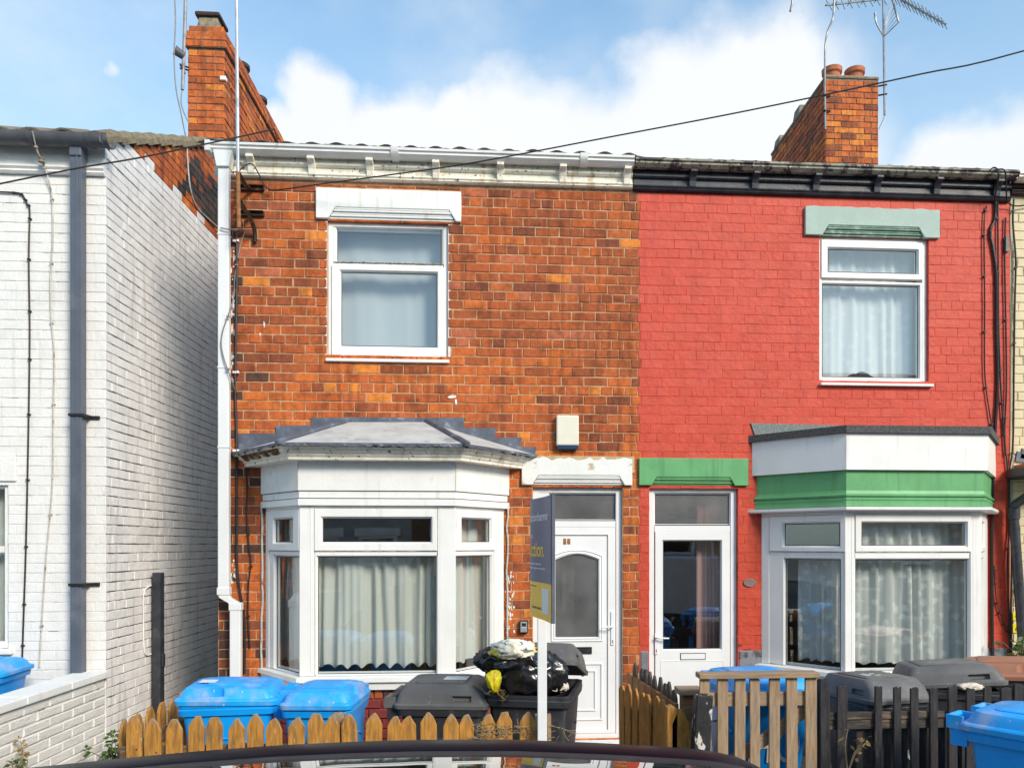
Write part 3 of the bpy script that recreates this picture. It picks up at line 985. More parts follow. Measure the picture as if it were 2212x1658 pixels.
for (u, v, w, h) in [(976, 857, .05, .014), (985, 868, .012, .03), (600, 1022, .02, .02), (571, 700, .006, .03), (562, 722, .005, .02)]:
    c = P(u, v, YF)
    m.prism([(c.x + w * cos(a) * rng.uniform(.6, 1.2), c.z + h * sin(a) * rng.uniform(.6, 1.2)) for a in [2 * pi * q / 9 for q in range(9)]], -.006, .006)
m.build('paint_splash', m_peel_paint, fac)['kind'] = 'stuff'

gz_t, gz_b = P(920, 320, YF - .165).z, P(920, 344, YF - .12).z
gt, fb = eaves(orange, fx(466), fx(1365, 380), gz_t, gz_b, ZF, [538, 670, 797, 941, 1081, 1217, 1357], m_cream_paint, m_gutter_w)
# the gutter runs past the corner over the alley
m = MB(FO, FA, FN)
x0_ = P(446, 310, YF - .165).x
h = gz_t - gz_b
extr(m, [(.05, gz_t - .01), (.05, gz_b), (.12, gz_b), (.153, gz_b + h * .35), (.165, gz_b + h * .72), (.165, gz_t), (.151, gz_t), (.125, gz_b + .02), (.065, gz_b + .02), (.065, gz_t - .01)], x0_, fx(466) - .002)
m.box(x0_ - .014, x0_ + .03, .04, .175, gz_b - .006, gz_t + .008)
m.build('gutter_end', m_gutter_w, gt, smooth=True)
for u in (852, 1262):
    m = MB(FO, FA, FN)
    xc = P(u, 340, YF - .165).x
    extr(m, [(.045, gz_t), (.045, gz_b - .006), (.12, gz_b - .006), (.161, gz_b + h * .33), (.172, gz_b + h * .7), (.172, gz_t + .006), (.16, gz_t + .006), (.125, gz_b + .01), (.055, gz_b + .01), (.055, gz_t)], xc - .035, xc + .035)
    m.build('gutter_clip', m_gutter_w, gt, smooth=True)
SL = .45
rz = gz_t + .004
rf = pantiles(orange, XL - .12, XM, YF - .02, rz + .04, YF + 4.0, SL, m_tile_dark)
te = tile_mesh(.232, .40, m_tile_dark)
k = 0
x = XL - .02
while x < XM - .05:
    put('tile', te, rf, (x, YF - .135, rz + .003 + R.uniform(-.004, .004)), (math.atan(SL), R.uniform(-.02, .02), 0))
    x += .2285
m = MB()
m.quad((XL - .1, YF + 4.0, rz + .09 + 4.02 * SL), (XM, YF + 4.0, rz + .09 + 4.02 * SL), (XM, YF + 8.2, rz), (XL - .1, YF + 8.2, rz))
m.build('rear_slope', m_tile_dark, orange)

# downpipe: square white pipe with a swan neck low down
pd = .075
def pipe_run(house, uc, w, v0, v1, mat, name='downpipe', Y=YF - .10, dep=.065, jog=None):
    m = MB(FO, FA, FN)
    zt, zb = P(uc, v0, Y).z, P(uc, v1, Y).z
    xc = P(uc, (v0 + v1) / 2, Y).x
    m.box(xc - w / 2, xc + w / 2, .10 - dep / 2, .10 + dep / 2, zb, zt)
    return m, xc, zb, zt
w_p = .098
m, xa, zb1, zt1 = pipe_run(orange, 484.5, w_p, 318, 1283, m_pipe_w)
xb = P(510, 1380, YF - .1).x
zj = P(510, 1302, YF - .1).z
d0, d1 = .10 - .033, .10 + .033
def rect_loop(xc, z, w=w_p):
    return [m.w(xc - w / 2, d0, z), m.w(xc + w / 2, d0, z), m.w(xc + w / 2, d1, z), m.w(xc - w / 2, d1, z)]
m.loft([rect_loop(xa, zb1 + .0), rect_loop(xa + .01, zb1 - .03), rect_loop(xb - .01, zj + .0), rect_loop(xb, zj - .04), rect_loop(xb, .0)])
dp = m.build('downpipe', m_pipe_w, orange, bevel=.008)
for xx, zz in ((xa, zb1 + .03), (xb, zj - .03)):
    mm = MB(FO, FA, FN)
    mm.box(xx - w_p / 2 - .007, xx + w_p / 2 + .007, d0 - .006, d1 + .006, zz - .035, zz + .035)
    mm.build('pipe_socket', m_pipe_w, dp, bevel=.006)
mm = MB(FO, FA, FN)
hop = [(xa - .055, P(484, 345, YF - .15).z - .06), (xa + .055, P(484, 345, YF - .15).z - .06), (xa + .085, gz_b + .01), (xa - .085, gz_b + .01)]
mm.prism(hop, .05, .155)
mm.build('gutter_outlet', m_pipe_w, dp, bevel=.006)
for v in (508, 795, 966):
    mm = MB(FO, FA, FN)
    z_ = P(484, v, YF - .1).z
    mm.box(xa - w_p / 2 - .004, xa + w_p / 2 + .004, d0 - .004, d1 + .005, z_ - .006, z_ + .006)
    mm.box(xa + w_p / 2, xa + w_p / 2 + .055, .0, .03, z_ - .03, z_ - .008)
    mm.lathe(mm.w(xa + w_p / 2 + .05, .03, z_ - .03), [(.012, 0), (.012, .022)], 8)
    mm.build('pipe_clip', m_pipe_w, dp, bevel=.003)

# upper window
wf = MB(FO, FA, FN)
wd = -.035
wo = MB(FO, FA, FN)
wo.ring(win_o, (win_o[0] + .05, win_o[1] - .05, win_o[2] + .05, win_o[3] - .05), wd, wd - .03, wd - .10, .01)
zmid = fz(572, 838, YF - wd)
wo.box(win_o[0] + .05, win_o[1] - .05, wd - .06, wd - .006, zmid - .022, zmid + .022)
w1 = wo.build('window', m_upvc, orange)
top_gl = prect(727, 491, 953, 566, wd)
glazed(w1, FO, FA, FN, (win_o[0] + .045, win_o[1] - .045, zmid + .02, win_o[3] - .04), top_gl, wd - .006, 'top_light')
glazed(w1, FO, FA, FN, prect(717, 576, 961, 771, wd), prect(737, 589, 943, 748, wd), wd + .016)
m = MB(FO, FA, FN)
m.box(win_o[0] - .01, win_o[1] + .012, -.10, .03, win_o[2] - .03, win_o[2] - .001)
m.build('sill', m_upvc, w1, bevel=.005)
m = MB(FO, FA, FN)
for k in range(40):
    x = win_o[0] + .06 + k / 40 * (win_o[1] - win_o[0] - .12)
    m.box(x, x + R.uniform(.01, .03), wd, wd + .004, zmid + .012, zmid + .012 + R.uniform(.004, .012))
m.build('dirt_line', m_stone, w1)['kind'] = 'stuff'
curtain('window_blind', 'plain pale blue grey net blind in the orange house upper window', FO, FA, FN, win_o[0] + .03, win_o[1] - .03, win_o[2] + .03, win_o[3] - .03, -.24, 2.2, m_blind, amp=.009, seed=4, cat='blind')
m = MB(FO, FA, FN)
m.box(win_o[0] - .022, win_o[0] - .001, -.12, -.004, win_o[2], win_o[3])
m.box(win_o[1] + .001, win_o[1] + .02, -.12, -.004, win_o[2], win_o[3])
m.build('reveal_trim', m_peel_paint, w1)
lintel(orange, 682, 409, 996, 474, 708, 985, 450, m_white_paint)
ld_ = lintel(orange, 1127, 986, 1366, 1047, 1150, 1350, 1026, m_peel_paint, rough_edge=.042)
m = MB(FO, FA, FN)
a = rect(1127, 985, 1366, 1047, YF - .03)
m.box(a[0] - .003, a[1] + .02, -.02, .029, a[2] + .12, a[3] + .002)
m.build('bare_stone', m_tan, ld_, bevel=.004)

# ------------------------------------------------------------------ bay windows
def bay(house, poly, zt, zb, levels, cants, mid_sash, mat_frame, label=None, corner_w=(.115, .145), right_deep=True):
    """three-sided window: corner posts, sashes, panes, sill. levels = z of (top light glass top/bottom, transom top/bottom, main glass bottom)"""
    tg1, tg0, tr1, tr0, mg0 = levels
    post = MB()
    for i in range(3):
        o, ax, n, L_ = seg_frame(poly, i)
        post.at(o, ax, n)
        post.box(.0, L_, -.07, -.052, zb, zb + .03)
        post.box(.0, L_, -.07, .0, zt - .028, zt)
    o, ax, n, L_ = seg_frame(poly, 1)
    post.at(o, ax, n)
    post.box(-.012, corner_w[0], -.08, .004, zb, zt)
    post.box(L_ - corner_w[1], L_ + .012, -.08, .004, zb, zt)
    b = post.build('bay_window', mat_frame, house, bevel=.004)
    for p in (corner_w[0], L_ - corner_w[1]):
        mm = MB(o, ax, n)
        mm.box(p - .03 if p < L_ / 2 else p + .022, p - .022 if p < L_ / 2 else p + .03, .0, .0065, zb, zt - .03)
        mm.build('post_bead', mat_frame, b, bevel=.002)
    # middle light
    s0, s1 = corner_w[0] + .003, L_ - corner_w[1] - .003
    a0, a1, c0, c1 = mid_sash(L_)
    glazed(b, o, ax, n, (s0, s1, tr1 + .004, zt - .03), (a0, a1, tg0, tg1), .014, 'top_light', mat_frame)
    glazed(b, o, ax, n, (s0, s1, zb + .004, tr1 - .001), (c0, c1, mg0, tr0), -.004, 'light', mat_frame, ch=.012)
    for i in (0, 2):
        o, ax, n, L_ = seg_frame(poly, i)
        f = cants[0 if i == 0 else 1]
        if f is None:
            continue
        e0, e1, g0, g1, h0, h1, q0, q1 = [x * L_ for x in f]
        mm = MB(o, ax, n)
        if q0 > .002:
            mm.box(.0, q0 - .002, -.07, .002, zb, zt - .03)
        if q1 < L_ - .02:
            mm.box(q1 + .002, L_ - .015, -.07, .002, zb, zt - .03)
        if mm.v:
            mm.build('side_post', mat_frame, b, bevel=.004)
        glazed(b, o, ax, n, (e0, e1, tr1 + .004, zt - .03), (g0, g1, tg0, tg1), .012, 'top_light', mat_frame)
        glazed(b, o, ax, n, (q0, q1, zb + .004, tr1 - .001), (h0, h1, mg0, tr0), -.004, 'light', mat_frame, ch=.012)
    return b
def zB(v, off=0.0, u=815):
    return P(u, v, YB - off).z
bz_sill0, bz_sill1 = P(815, 1490, YB - .06).z, P(815, 1458, YB - .0).z
Lb = bayO[2][0] - bayO[1][0]
def frac(u, uL, uR): return (u - uL) / (uR - uL)
bayw = bay(orange, bayO, bo_top, bz_sill1, (zB(1119), zB(1170), zB(1190), zB(1202), zB(1455)),
           ((.10, .97, .27, .80, .24, .93, .10, .99), (.03, .78, .14, .70, .05, .735, .012, .78)),
           lambda L_: tuple(L_ * frac(u, 650, 981) for u in (696, 930, 685, 942)), m_upvc)
m = MB()
sweep(m, bayO, [(-.02, bz_sill1 - .001), (.055, bz_sill1 - .012), (.06, bz_sill1 - .05), (.035, bz_sill1 - .055), (.035, bz_sill0), (-.05, bz_sill0)])
m.build('sill', m_upvc, bayw)
# brick plinth under the sill: a soldier course, then oxblood painted brick
pl = MB()
sweep(pl, bayO, [(-.02, bz_sill0 + .0), (-.02, -.1)])
plin = pl.build('plinth', m_mortar_dark, orange)
for i in range(3):
    o, ax, n, L_ = seg_frame(bayO, i)
    zs = bz_sill0 - .085
    cs = []
    k = int(L_ / .075)
    for q in range(k):
        cs.append((L_ * (q + .5) / k, bz_sill0 - .045, L_ / k - .012, .082))
    place_bricks(plin, o, ax, n, cs, lambda s, z, r: r.choice([3, 6, 8, 9, 4]), m_bricks, 0, proud=-.003)
    place_bricks(plin, o, ax, n, lay(0, L_, zs - 13 * COURSE, zs - .006, joint=.006, header=0), lambda s, z, r: 0, [m_red_plinth], 0, ch=.008, proud=-.004)
# frieze boards and trims
m = MB()
z997, z1059 = zB(1000, .05), zB(1059, .035)
sweep(m, bayO, [(.035, z997 + .06), (.035, z1059), (.0, z1059)])
fr = m.build('frieze', m_cream_paint if False else m_white_paint, bayw)
m = MB()
z1, z2, z3, z4 = zB(1061, .03), zB(1075, .02), zB(1077, .03), zB(1091, .035)
sweep(m, bayO, [(.0, z1), (.022, z1), (.022, z2), (.0, z2)])
sweep(m, bayO, [(.0, z3), (.036, z3), (.036, z4), (-.02, z4)])
m.build('trim', m_white_paint, bayw)
for q in (1, 2):
    p = flat_ring(bayO, .036, 0)[q]
    m = MB()
    m.box(p.x - .003, p.x + .003, -p.y, -p.y + .0012, z1059, z997)
    m.build('board_joint', m_cream_joint, fr)
# moulded cornice under the lead roof
ec = zB(959, .22)
c_prof = [(.235, ec - .004), (.225, ec - .03), (.205, ec - .034), (.19, ec - .06), (.165, ec - .075), (.16, ec - .095), (.15, ec - .10), (.15, ec - .125), (.135, ec - .128), (.045, ec - .128), (.03, ec - .128)]
m = MB()
sweep(m, bayO, c_prof)
m.build('cornice', m_cream_paint, bayw)
o, ax, n, L_ = seg_frame(bayO, 0)
m = MB()
rng = random.Random(14)
e0, e1 = flat_ring(bayO, .222, 0)[0], flat_ring(bayO, .222, 0)[1]
i0, i1 = flat_ring(bayO, .178, 0)[0], flat_ring(bayO, .178, 0)[1]
tp, bt = [], []
for k in range(13):
    t_ = .12 + .78 * k / 12
    tp.append(e0.lerp(e1, t_) + Z * (ec - .030 - rng.uniform(0, .008)))
    bt.append(i0.lerp(i1, t_) + Z * (ec - .078 - rng.uniform(-.018, .012)))
m.loft([tp, bt], False, False)
m.build('rotten_board', m_rot, bayw)
m = MB()
for k in range(22):
    t_ = rng.uniform(.05, 2.9)
    s_ = int(t_)
    q0, q1 = flat_ring(bayO, .238, 0)[s_], flat_ring(bayO, .238, 0)[s_ + 1]
    p = q0.lerp(q1, t_ - s_) + Z * (ec - .018)
    dv = (q1 - q0).normalized()
    w_ = rng.uniform(.02, .07)
    m.quad(p - dv * w_ + Z * .012, p + dv * w_ + Z * .012, p + dv * w_ * .4 - Z * rng.uniform(.004, .018), p - dv * w_ * .6 - Z * rng.uniform(.0, .014))
m.build('flaked_paint', m_rot, bayw)['kind'] = 'stuff'
# lead roof: three slopes, hip rolls, ragged lead edge
e_ = flat_ring(bayO, .255, ec)
r0, r1 = P(751, 911, YF - .01), P(922, 911, YF - .01)
m = MB()
def thick(mb, pts, t=.014):
    up = [Vector(p) for p in pts]
    dn = [p - Z * t for p in up]
    mb.loft([dn, up], True, True)
thick(m, [e_[0], e_[1], r0])
thick(m, [e_[1], e_[2], r1, r0])
thick(m, [e_[2], e_[3], r1])
rfb = m.build('bay_roof', m_lead_pale, bayw)
for a, b in ((e_[1], r0), (e_[2], r1)):
    m = MB()
    pts = [a.lerp(b, t / 6) + Z * (.010 + .004 * sin(t * 2.2)) for t in range(7)]
    m.tube(pts, .024, 8)
    m.lathe(a + Z * .0, [(.0, -.02), (.03, -.012), (.034, .012), (.02, .03), (0, .034)], 10)
    m.build('lead_roll', m_lead, rfb, smooth=True)
m = MB()
rng = random.Random(9)
for i in range(3):
    a, b = e_[i], e_[i + 1]
    n_ = int((b - a).length / .03)
    dirv = (b - a).normalized()
    outv = Vector((dirv.y, -dirv.x, 0))
    top, bot = [], []
    for k in range(n_ + 1):
        p = a.lerp(b, k / n_)
        top.append(p + Z * .006 + outv * .004)
        bot.append(p - Z * (.012 + rng.uniform(0, .018)) + outv * (.004 + rng.uniform(-.003, .004)))
    m.loft([top, bot], False, False)
    m.loft([[p - outv * .004 for p in top], [p - outv * .003 for p in bot]], False, False)
m.build('lead_drip', m_lead, rfb)
# stepped flashing dressed into the joints above the bay
m = MB(FO, FA, FN)
steps = [(517, 936, 603, 960), (599, 919, 680, 948), (675, 902, 762, 930), (758, 902, 922, 914), (918, 902, 999, 930), (994, 924, 1067, 948), (1060, 945, 1122, 966), (1115, 965, 1154, 988)]
rid = lambda u: (979 + (911 - 979) * (u - 500) / (751 - 500)) if u < 751 else (911 if u < 922 else 911 + (990 - 911) * (u - 922) / (1149 - 922))
for i, (ua, va, ub, vb) in enumerate(steps):
    m = MB(FO, FA, FN)
    a, b = P(ua, va, YF), P(ub, va, YF)
    za, zb_ = P(ua, rid(ua) + 3, YF).z, P(ub, rid(ub) + 3, YF).z
    j = R.uniform(-.006, .006)
    lean = .02 if ua < 750 else -.02
    m.prism([(a.x, za), (b.x, zb_), (b.x - min(lean, 0), b.z + j), (a.x - max(lean, 0) * .6, a.z - j)], .002 + .003 * (i % 2), .012 + .003 * (i % 2))
    m.build('flashing_step', m_lead, rfb)

# bay curtains hang inside, each of the three lights has its own drop
grp = 'net curtains inside the ground floor bays'
for i, lab in ((0, 'narrow pale net curtain in the left light of the orange house bay'), (1, 'wide pale net curtain in the middle light of the orange house bay'), (2, 'narrow pale net curtain in the right light of the orange house bay')):
    o, ax, n, L_ = seg_frame(bayO, i)
    s0, s1 = (-.16, L_ - .02) if i == 0 else ((.02, L_ + .12) if i == 2 else (.05, L_ - .05))
    zt = zB(1186) + .02 if i == 1 else bo_top - .05
    curtain('net_curtain', lab, o, ax, n, s0, s1, bz_sill1 + .035, zt, -.17, 8 if i == 1 else 3.5, m_net, amp=.034, hem=.045, group=grp, seed=20 + i)
# ------------------------------------------------------------------ doors
def door_frame(house, hole, zbar0, zbar1, mat, gl_tr, obs, name='door'):
    a, b, c, e = hole
    d = -.045
    m = MB(FO, FA, FN)
    m.ring((a, b, c, e), (a + .062, b - .062, c + .05, e - .062), d, d - .03, d - .11, .006)
    m.box(a + .062, b - .062, d - .09, d - .004, zbar0, zbar1)
    dr = m.build(name, mat, house)
    glazed(dr, FO, FA, FN, (a + .055, b - .055, zbar1 - .005, e - .055), gl_tr, d - .004, 'fanlight', mat, obs)
    return dr, d
zb0, zb1 = fz(1137, 1248), fz(1122, 1248)
dr, d = door_frame(orange, door_o, zb0, zb1, m_upvc2, prect(1188, 1067, 1330, 1121, -.05), m_obscure)
leaf = (door_o[0] + .075, P(1313, 1300, YF - d).x, .19, fz(1155, 1248))
gx0, gx1, gz0, gz1 = prect(1200, 1196, 1293, 1376, d)
m = MB(FO, FA, FN)
# frame around the leaf, then the leaf with an arched light
m.ring((door_o[0] + .062, door_o[1] - .062, .16, zb0), (leaf[0], leaf[1], leaf[2], leaf[3]), d - .006, d - .014, d - .08, .004)
m.build('leaf_frame', m_upvc2, dr)
m = MB(FO, FA, FN)
arch = [(gx0 + (gx1 - gx0) * k / 10, gz1 - .055 + .055 * sin(pi * k / 10)) for k in range(11)]
dl = d - .022
xs = [leaf[0] + .003] + [p[0] for p in arch] + [leaf[1] - .003]
for k in range(10):                                        # head above the arch
    (xa_, za_), (xb_, zb_) = arch[k], arch[k + 1]
    m.quad(m.w(xa_, dl, za_), m.w(xb_, dl, zb_), m.w(xb_, dl, leaf[3] - .004), m.w(xa_, dl, leaf[3] - .004))
m.quad(m.w(leaf[0] + .003, dl, leaf[2]), m.w(gx0, dl, leaf[2]), m.w(gx0, dl, leaf[3] - .004), m.w(leaf[0] + .003, dl, leaf[3] - .004))
m.quad(m.w(gx1, dl, leaf[2]), m.w(leaf[1] - .003, dl, leaf[2]), m.w(leaf[1] - .003, dl, leaf[3] - .004), m.w(gx1, dl, leaf[3] - .004))
m.quad(m.w(gx0, dl, leaf[2]), m.w(gx1, dl, leaf[2]), m.w(gx1, dl, gz0), m.w(gx0, dl, gz0))
m.build('leaf', m_upvc2, dr)
m = MB(FO, FA, FN)                                          # raised bead round the arched light
loopi = [(gx0, gz0), (gx1, gz0)] + [(x, z) for x, z in reversed(arch)]
def grow(pts, e):
    cx, cz = (gx0 + gx1) / 2, (gz0 + gz1) / 2
    return [(x + (e if x > cx else -e if x < cx else 0), z + (e if z > cz else -e)) for x, z in pts]
m.loft([[m.w(x, dl, z) for x, z in grow(loopi, .045)], [m.w(x, dl + .014, z) for x, z in grow(loopi, .036)], [m.w(x, dl + .004, z) for x, z in grow(loopi, .024)], [m.w(x, dl + .012, z) for x, z in grow(loopi, .010)], [m.w(x, dl - .02, z) for x, z in loopi]], True, False)
m.build('bead', m_upvc2, dr, smooth=True, angle=25)
m = MB(FO, FA, FN)
m.loft([[m.w(x, dl - .03, z) for x, z in loopi], [m.w(x, dl - .016, z) for x, z in loopi]], True, True)
m.build('pane', m_obscure, dr)
for r_ in (prect(1188, 1432, 1302, 1556, d), prect(1203, 1447, 1288, 1536, d)):
    m = MB(FO, FA, FN)
    m.ring(r_, (r_[0] + .022, r_[1] - .022, r_[2] + .022, r_[3] - .022), dl + .012, dl - .004, dl - .01, .009)
    m.build('panel_moulding', m_upvc2, dr)
curtain('door_curtain', 'pale drape hanging behind the arched glass of the white door', FO, FA, FN, gx0 + .08, gx0 + .20, gz0 + .25, leaf[3], -.22, 1.5, m_netwhite, amp=.02, seed=52)
m = MB(FO, FA, FN)                                          # letterbox
r_ = prect(1222, 1397, 1279, 1412, d)
m.ring(r_, (r_[0] + .012, r_[1] - .012, r_[2] + .010, r_[3] - .010), dl + .014, dl + .004, dl - .01, .003)
m.box(r_[0] + .012, r_[1] - .012, dl, dl + .008, r_[2] + .010, r_[3] - .010)
m.build('letterbox', m_black_paint, dr)
def lever(dr, u, vt, vb, vh, side, mat, dd):
    c = P(u, vh, YF - dd)
    zt, zb_ = P(u, vt, YF - dd).z, P(u, vb, YF - dd).z
    m = MB(FO, FA, FN)
    m.box(c.x - .016, c.x + .016, dd, dd + .012, zb_, zt)
    m.tube([m.w(c.x, dd + .01, c.z), m.w(c.x, dd + .045, c.z), m.w(c.x + side * .02, dd + .055, c.z), m.w(c.x + side * .115, dd + .052, c.z - .004)], .0085, 8)
    m.build('handle', mat, dr, bevel=.004)
    m = MB(FO, FA, FN)
    m.box(c.x - .005, c.x + .005, dd + .012, dd + .015, zb_ + .02, zb_ + .05)
    m.build('keyhole', m_stone, dr)
lever(dr, 1323, 1320, 1392, 1352, -1, m_upvc2, d - .006)
m = MB(FO, FA, FN)
m.mi = 0
rng = random.Random(3)
for ua, ub, va, vb in ((1217, 1223, 1162, 1175), (1225.5, 1232, 1162.5, 1174.5)):
    a, b = P(ua, va, YF - dl), P(ub, vb, YF - dl)
    m.box(a.x, b.x, dl, dl + .006, b.z, a.z)
m.build('number_plate', m_rust_tube, dr, bevel=.004)
m = MB(FO, FA, FN)                                          # step
m.box(door_o[0] - .05, door_o[1] + .04, -.2, .12, -.06, .108)
m.build('doorstep', m_white_paint, orange, bevel=.01)

# ------------------------------------------------------------------ RED PAINTED HOUSE
red = thing('terraced_house', 'house painted bright red with green lintels and black fascia', 'house', ((XM + XR) / 2, YF, 0), group='terraced houses along the street')
YB2 = YF - .62
win_r = (fx(1770), fx(2006), fz(829, 1888), fz(512, 1888))
bayR = [(fx(1645, 1300), YF), (P(1828, 1300, YB2).x, YB2), (P(2116, 1300, YB2).x, YB2), (fx(2133, 1300), YF)]
door_r = (fx(1402.5, 1300), fx(1594, 1300), .10, fz(1050, 1500))
def zR(v, off=0.0, u=1975):
    return P(u, v, YB2 - off).z
br_top, br_sill = zR(1104), zR(1450)
hole_bay_r = (bayR[0][0] + .03, bayR[3][0] - .03, .1, zR(1000))
m = MB(FO, FA, FN)
sheet(m, XM + .001, XR, -.1, ZF + .25, [win_r, hole_bay_r, door_r], -.0024, .16)
facr = m.build('facade', m_red_joint, red)
m = MB()
m.quad((XM, YF + 8, -.1), (XR, YF + 8, -.1), (XR, YF + 8, ZF + .2), (XM, YF + 8, ZF + .2))
m.build('rear_wall', m_mortar_dark, red)
inner_room(red, XM + .1, XR - .1, ZF + .1)
lr1, lr2 = rect(1740, 447, 2031, 510), rect(1381, 989, 1617, 1048)
zbase = fz(1392, 1620)
holes_rb = [win_r, lr1, lr2, door_r, (bayR[0][0] + .02, bayR[3][0] - .02, -.1, zR(1010))]
place_bricks(facr, (0, YF, 0), FA, FN, lay(XM + .002, XR - .01, zbase + .004, ZF - .002, holes_rb, lambda z: (party(round((z + .06 - COURSE / 2) / COURSE) * COURSE - .06 + COURSE / 2) + .001, XR - .01), joint=.0028, jv=.0002, phase=2), lambda s, z, r: (2 if r.random() < (3.3 - z) / 1.2 else r.choice([0, 0, 1])), m_red_brick, 292, ch=.0022, jit=.0005)
place_bricks(facr, (0, YF, 0), FA, FN, lay(XM + .004, XR - .02, -.08, zbase, [door_r, (bayR[0][0] + .02, bayR[3][0] - .02, -.1, 3)], course=.21, bl=.42, joint=.012, header=0), lambda s, z, r: 0, [m_block_grey], 0, ch=.012, proud=.006)
rz_t, rz_b = P(1775, 352, YF - .165).z, P(1775, 373, YF - .12).z
gtr, fbr = eaves(red, fx(1367, 380) + .002, fx(2178, 410), rz_t, rz_b, ZF - .012, [1500, 1636, 1769, 1902, 2032, 2163], m_black_paint, m_old_gutter)
pantiles(red, XM + .002, XR, YF - .10, rz_t + .0, YF + 4.0, SL, m_tile_dark)
m = MB()
m.quad((XM, YF + 4.0, rz_t + 4.1 * SL), (XR, YF + 4.0, rz_t + 4.1 * SL), (XR, YF + 8.2, rz_t), (XM, YF + 8.2, rz_t))
m.build('rear_slope', m_tile_dark, red)
# upper window
wo = MB(FO, FA, FN)
wo.ring(win_r, (win_r[0] + .045, win_r[1] - .055, win_r[2] + .045, win_r[3] - .045), wd, wd - .03, wd - .10, .01)
w2 = wo.build('window', m_upvc, red)
zmid = fz(608, 1888, YF - wd)
glazed(w2, FO, FA, FN, prect(1773, 521, 1992, 603, wd), prect(1789, 540, 1980, 589, wd), wd + .016, 'top_light')
glazed(w2, FO, FA, FN, (win_r[0] + .02, win_r[1] - .03, win_r[2] + .02, zmid), prect(1778, 615, 1986, 814, wd), wd - .004, 'light', ch=.012)
m = MB(FO, FA, FN)
m.box(win_r[0] - .0, win_r[1] + .03, -.10, .045, win_r[2] - .026, win_r[2] - .001)
m.build('sill', m_upvc, w2, bevel=.005)
m = MB(FO, FA, FN)
m.box(win_r[1] + .001, win_r[1] + .02, -.12, -.003, win_r[2], win_r[3])
m.build('reveal_trim', m_cream_paint, w2)
def hitch(x, t):
    return max(0, cos(min(1, abs(x - .46) / .24) * pi / 2)) ** 1.5 * .10 * (1 - t) ** 2.2
curtain('net_curtain', 'white lace edged net curtain hitched up in the red house upper window', FO, FA, FN, win_r[0] + .05, win_r[1] - .05, win_r[2] + .05, win_r[3] - .04, -.20, 5.5, m_netwhite, amp=.02, hem=.02, seed=31, lift=hitch)
lintel(red, 1740, 447, 2031, 510, 1777, 1998, 488, m_greygreen, m_greygreen2, rough_edge=.012)
lintel(red, 1381, 989, 1617, 1048, 1408, 1588, 1030, m_green)
# its bay
bw2 = bay(red, bayR, br_top, br_sill, (zR(1129), zR(1178), zR(1192), zR(1208), zR(1449)),
          ((.105, 1.0, .285, .925, .285, .925, .10, .99), (.05, .62, .14, .5, .10, .55, .05, .66)),
          lambda L_: tuple(L_ * frac(u, 1828, 2116) for u in (1862, 2085, 1848, 2092)), m_upvc, corner_w=(.078, .088))
m = MB()
sweep(m, bayR, [(-.02, br_sill - .001), (.055, br_sill - .012), (.06, br_sill - .05), (.035, br_sill - .055), (.035, br_sill - .14), (-.05, br_sill - .14)])
m.build('sill', m_upvc, bw2)
pl = MB()
sweep(pl, bayR, [(-.02, br_sill - .14), (-.02, -.1)])
pl.build('plinth', m_red_plinth, red)
m = MB()
zl0, zl1 = zR(1103, .08), zR(1093, .1)
sweep(m, bayR, [(-.02, zl0), (.085, zl0), (.10, zl0 + .012), (.10, zl1 - .004), (.02, zl1)])
m.build('ledge', m_upvc, bw2)
m = MB()
zg0, zg1 = zl1 + .002, zR(1016, .03)
hg = zg1 - zg0
sweep(m, bayR, [(.02, zg0), (.048, zg0 + .0), (.048, zg0 + hg * .16), (.056, zg0 + hg * .18), (.056, zg0 + hg * .22), (.046, zg0 + hg * .235), (.046, zg0 + hg * .27), (.062, zg0 + hg * .285), (.062, zg0 + hg * .325), (.046, zg0 + hg * .35), (.035, zg0 + hg * .44), (.035, zg1), (.0, zg1)])
m.build('frieze', m_green, bw2)
m = MB()
zw0, zw1 = zg1 + .002, zR(936, .07)
sweep(m, bayR, [(.0, zw0), (.07, zw0), (.07, zw1)])
m.build('fascia', m_upvc, bw2)
m = MB()
zr1 = zR(919, .1)
ring1 = flat_ring(bayR, .098, zw1)
ring2 = flat_ring(bayR, .098, zr1)
ring0 = flat_ring(bayR, .04, zw1)
m.loft([ring0, ring1, ring2], False, False)
m.add(ring2, [(0, 1, 2, 3)])
rfr = m.build('bay_roof', m_felt, bw2)
m = MB(FO, FA, FN)
a, b, c_, d_ = P(1621, 914, YF), P(1826, 919, YF), P(1826, 935, YF), P(1634, 952, YF)
m.prism([(a.x, a.z), (d_.x, d_.z), (c_.x, c_.z), (b.x, b.z)], .0, .016)
m.build('upstand', m_felt_pale, rfr)
g2 = 'lace curtains inside the red house bay'
for i, lab in ((0, 'floral lace curtain in the left light of the red house bay'), (1, 'floral lace curtain in the wide middle light of the red house bay')):
    o, ax, n, L_ = seg_frame(bayR, i)
    curtain('lace_curtain', lab, o, ax, n, .30 if i == 0 else .03, L_ - .03, br_sill + .035, (zR(1190) if i == 0 else br_top - .05), -.17, 4 if i == 0 else 6.5, m_lace, amp=.035, hem=.03, group=g2, seed=40 + i)
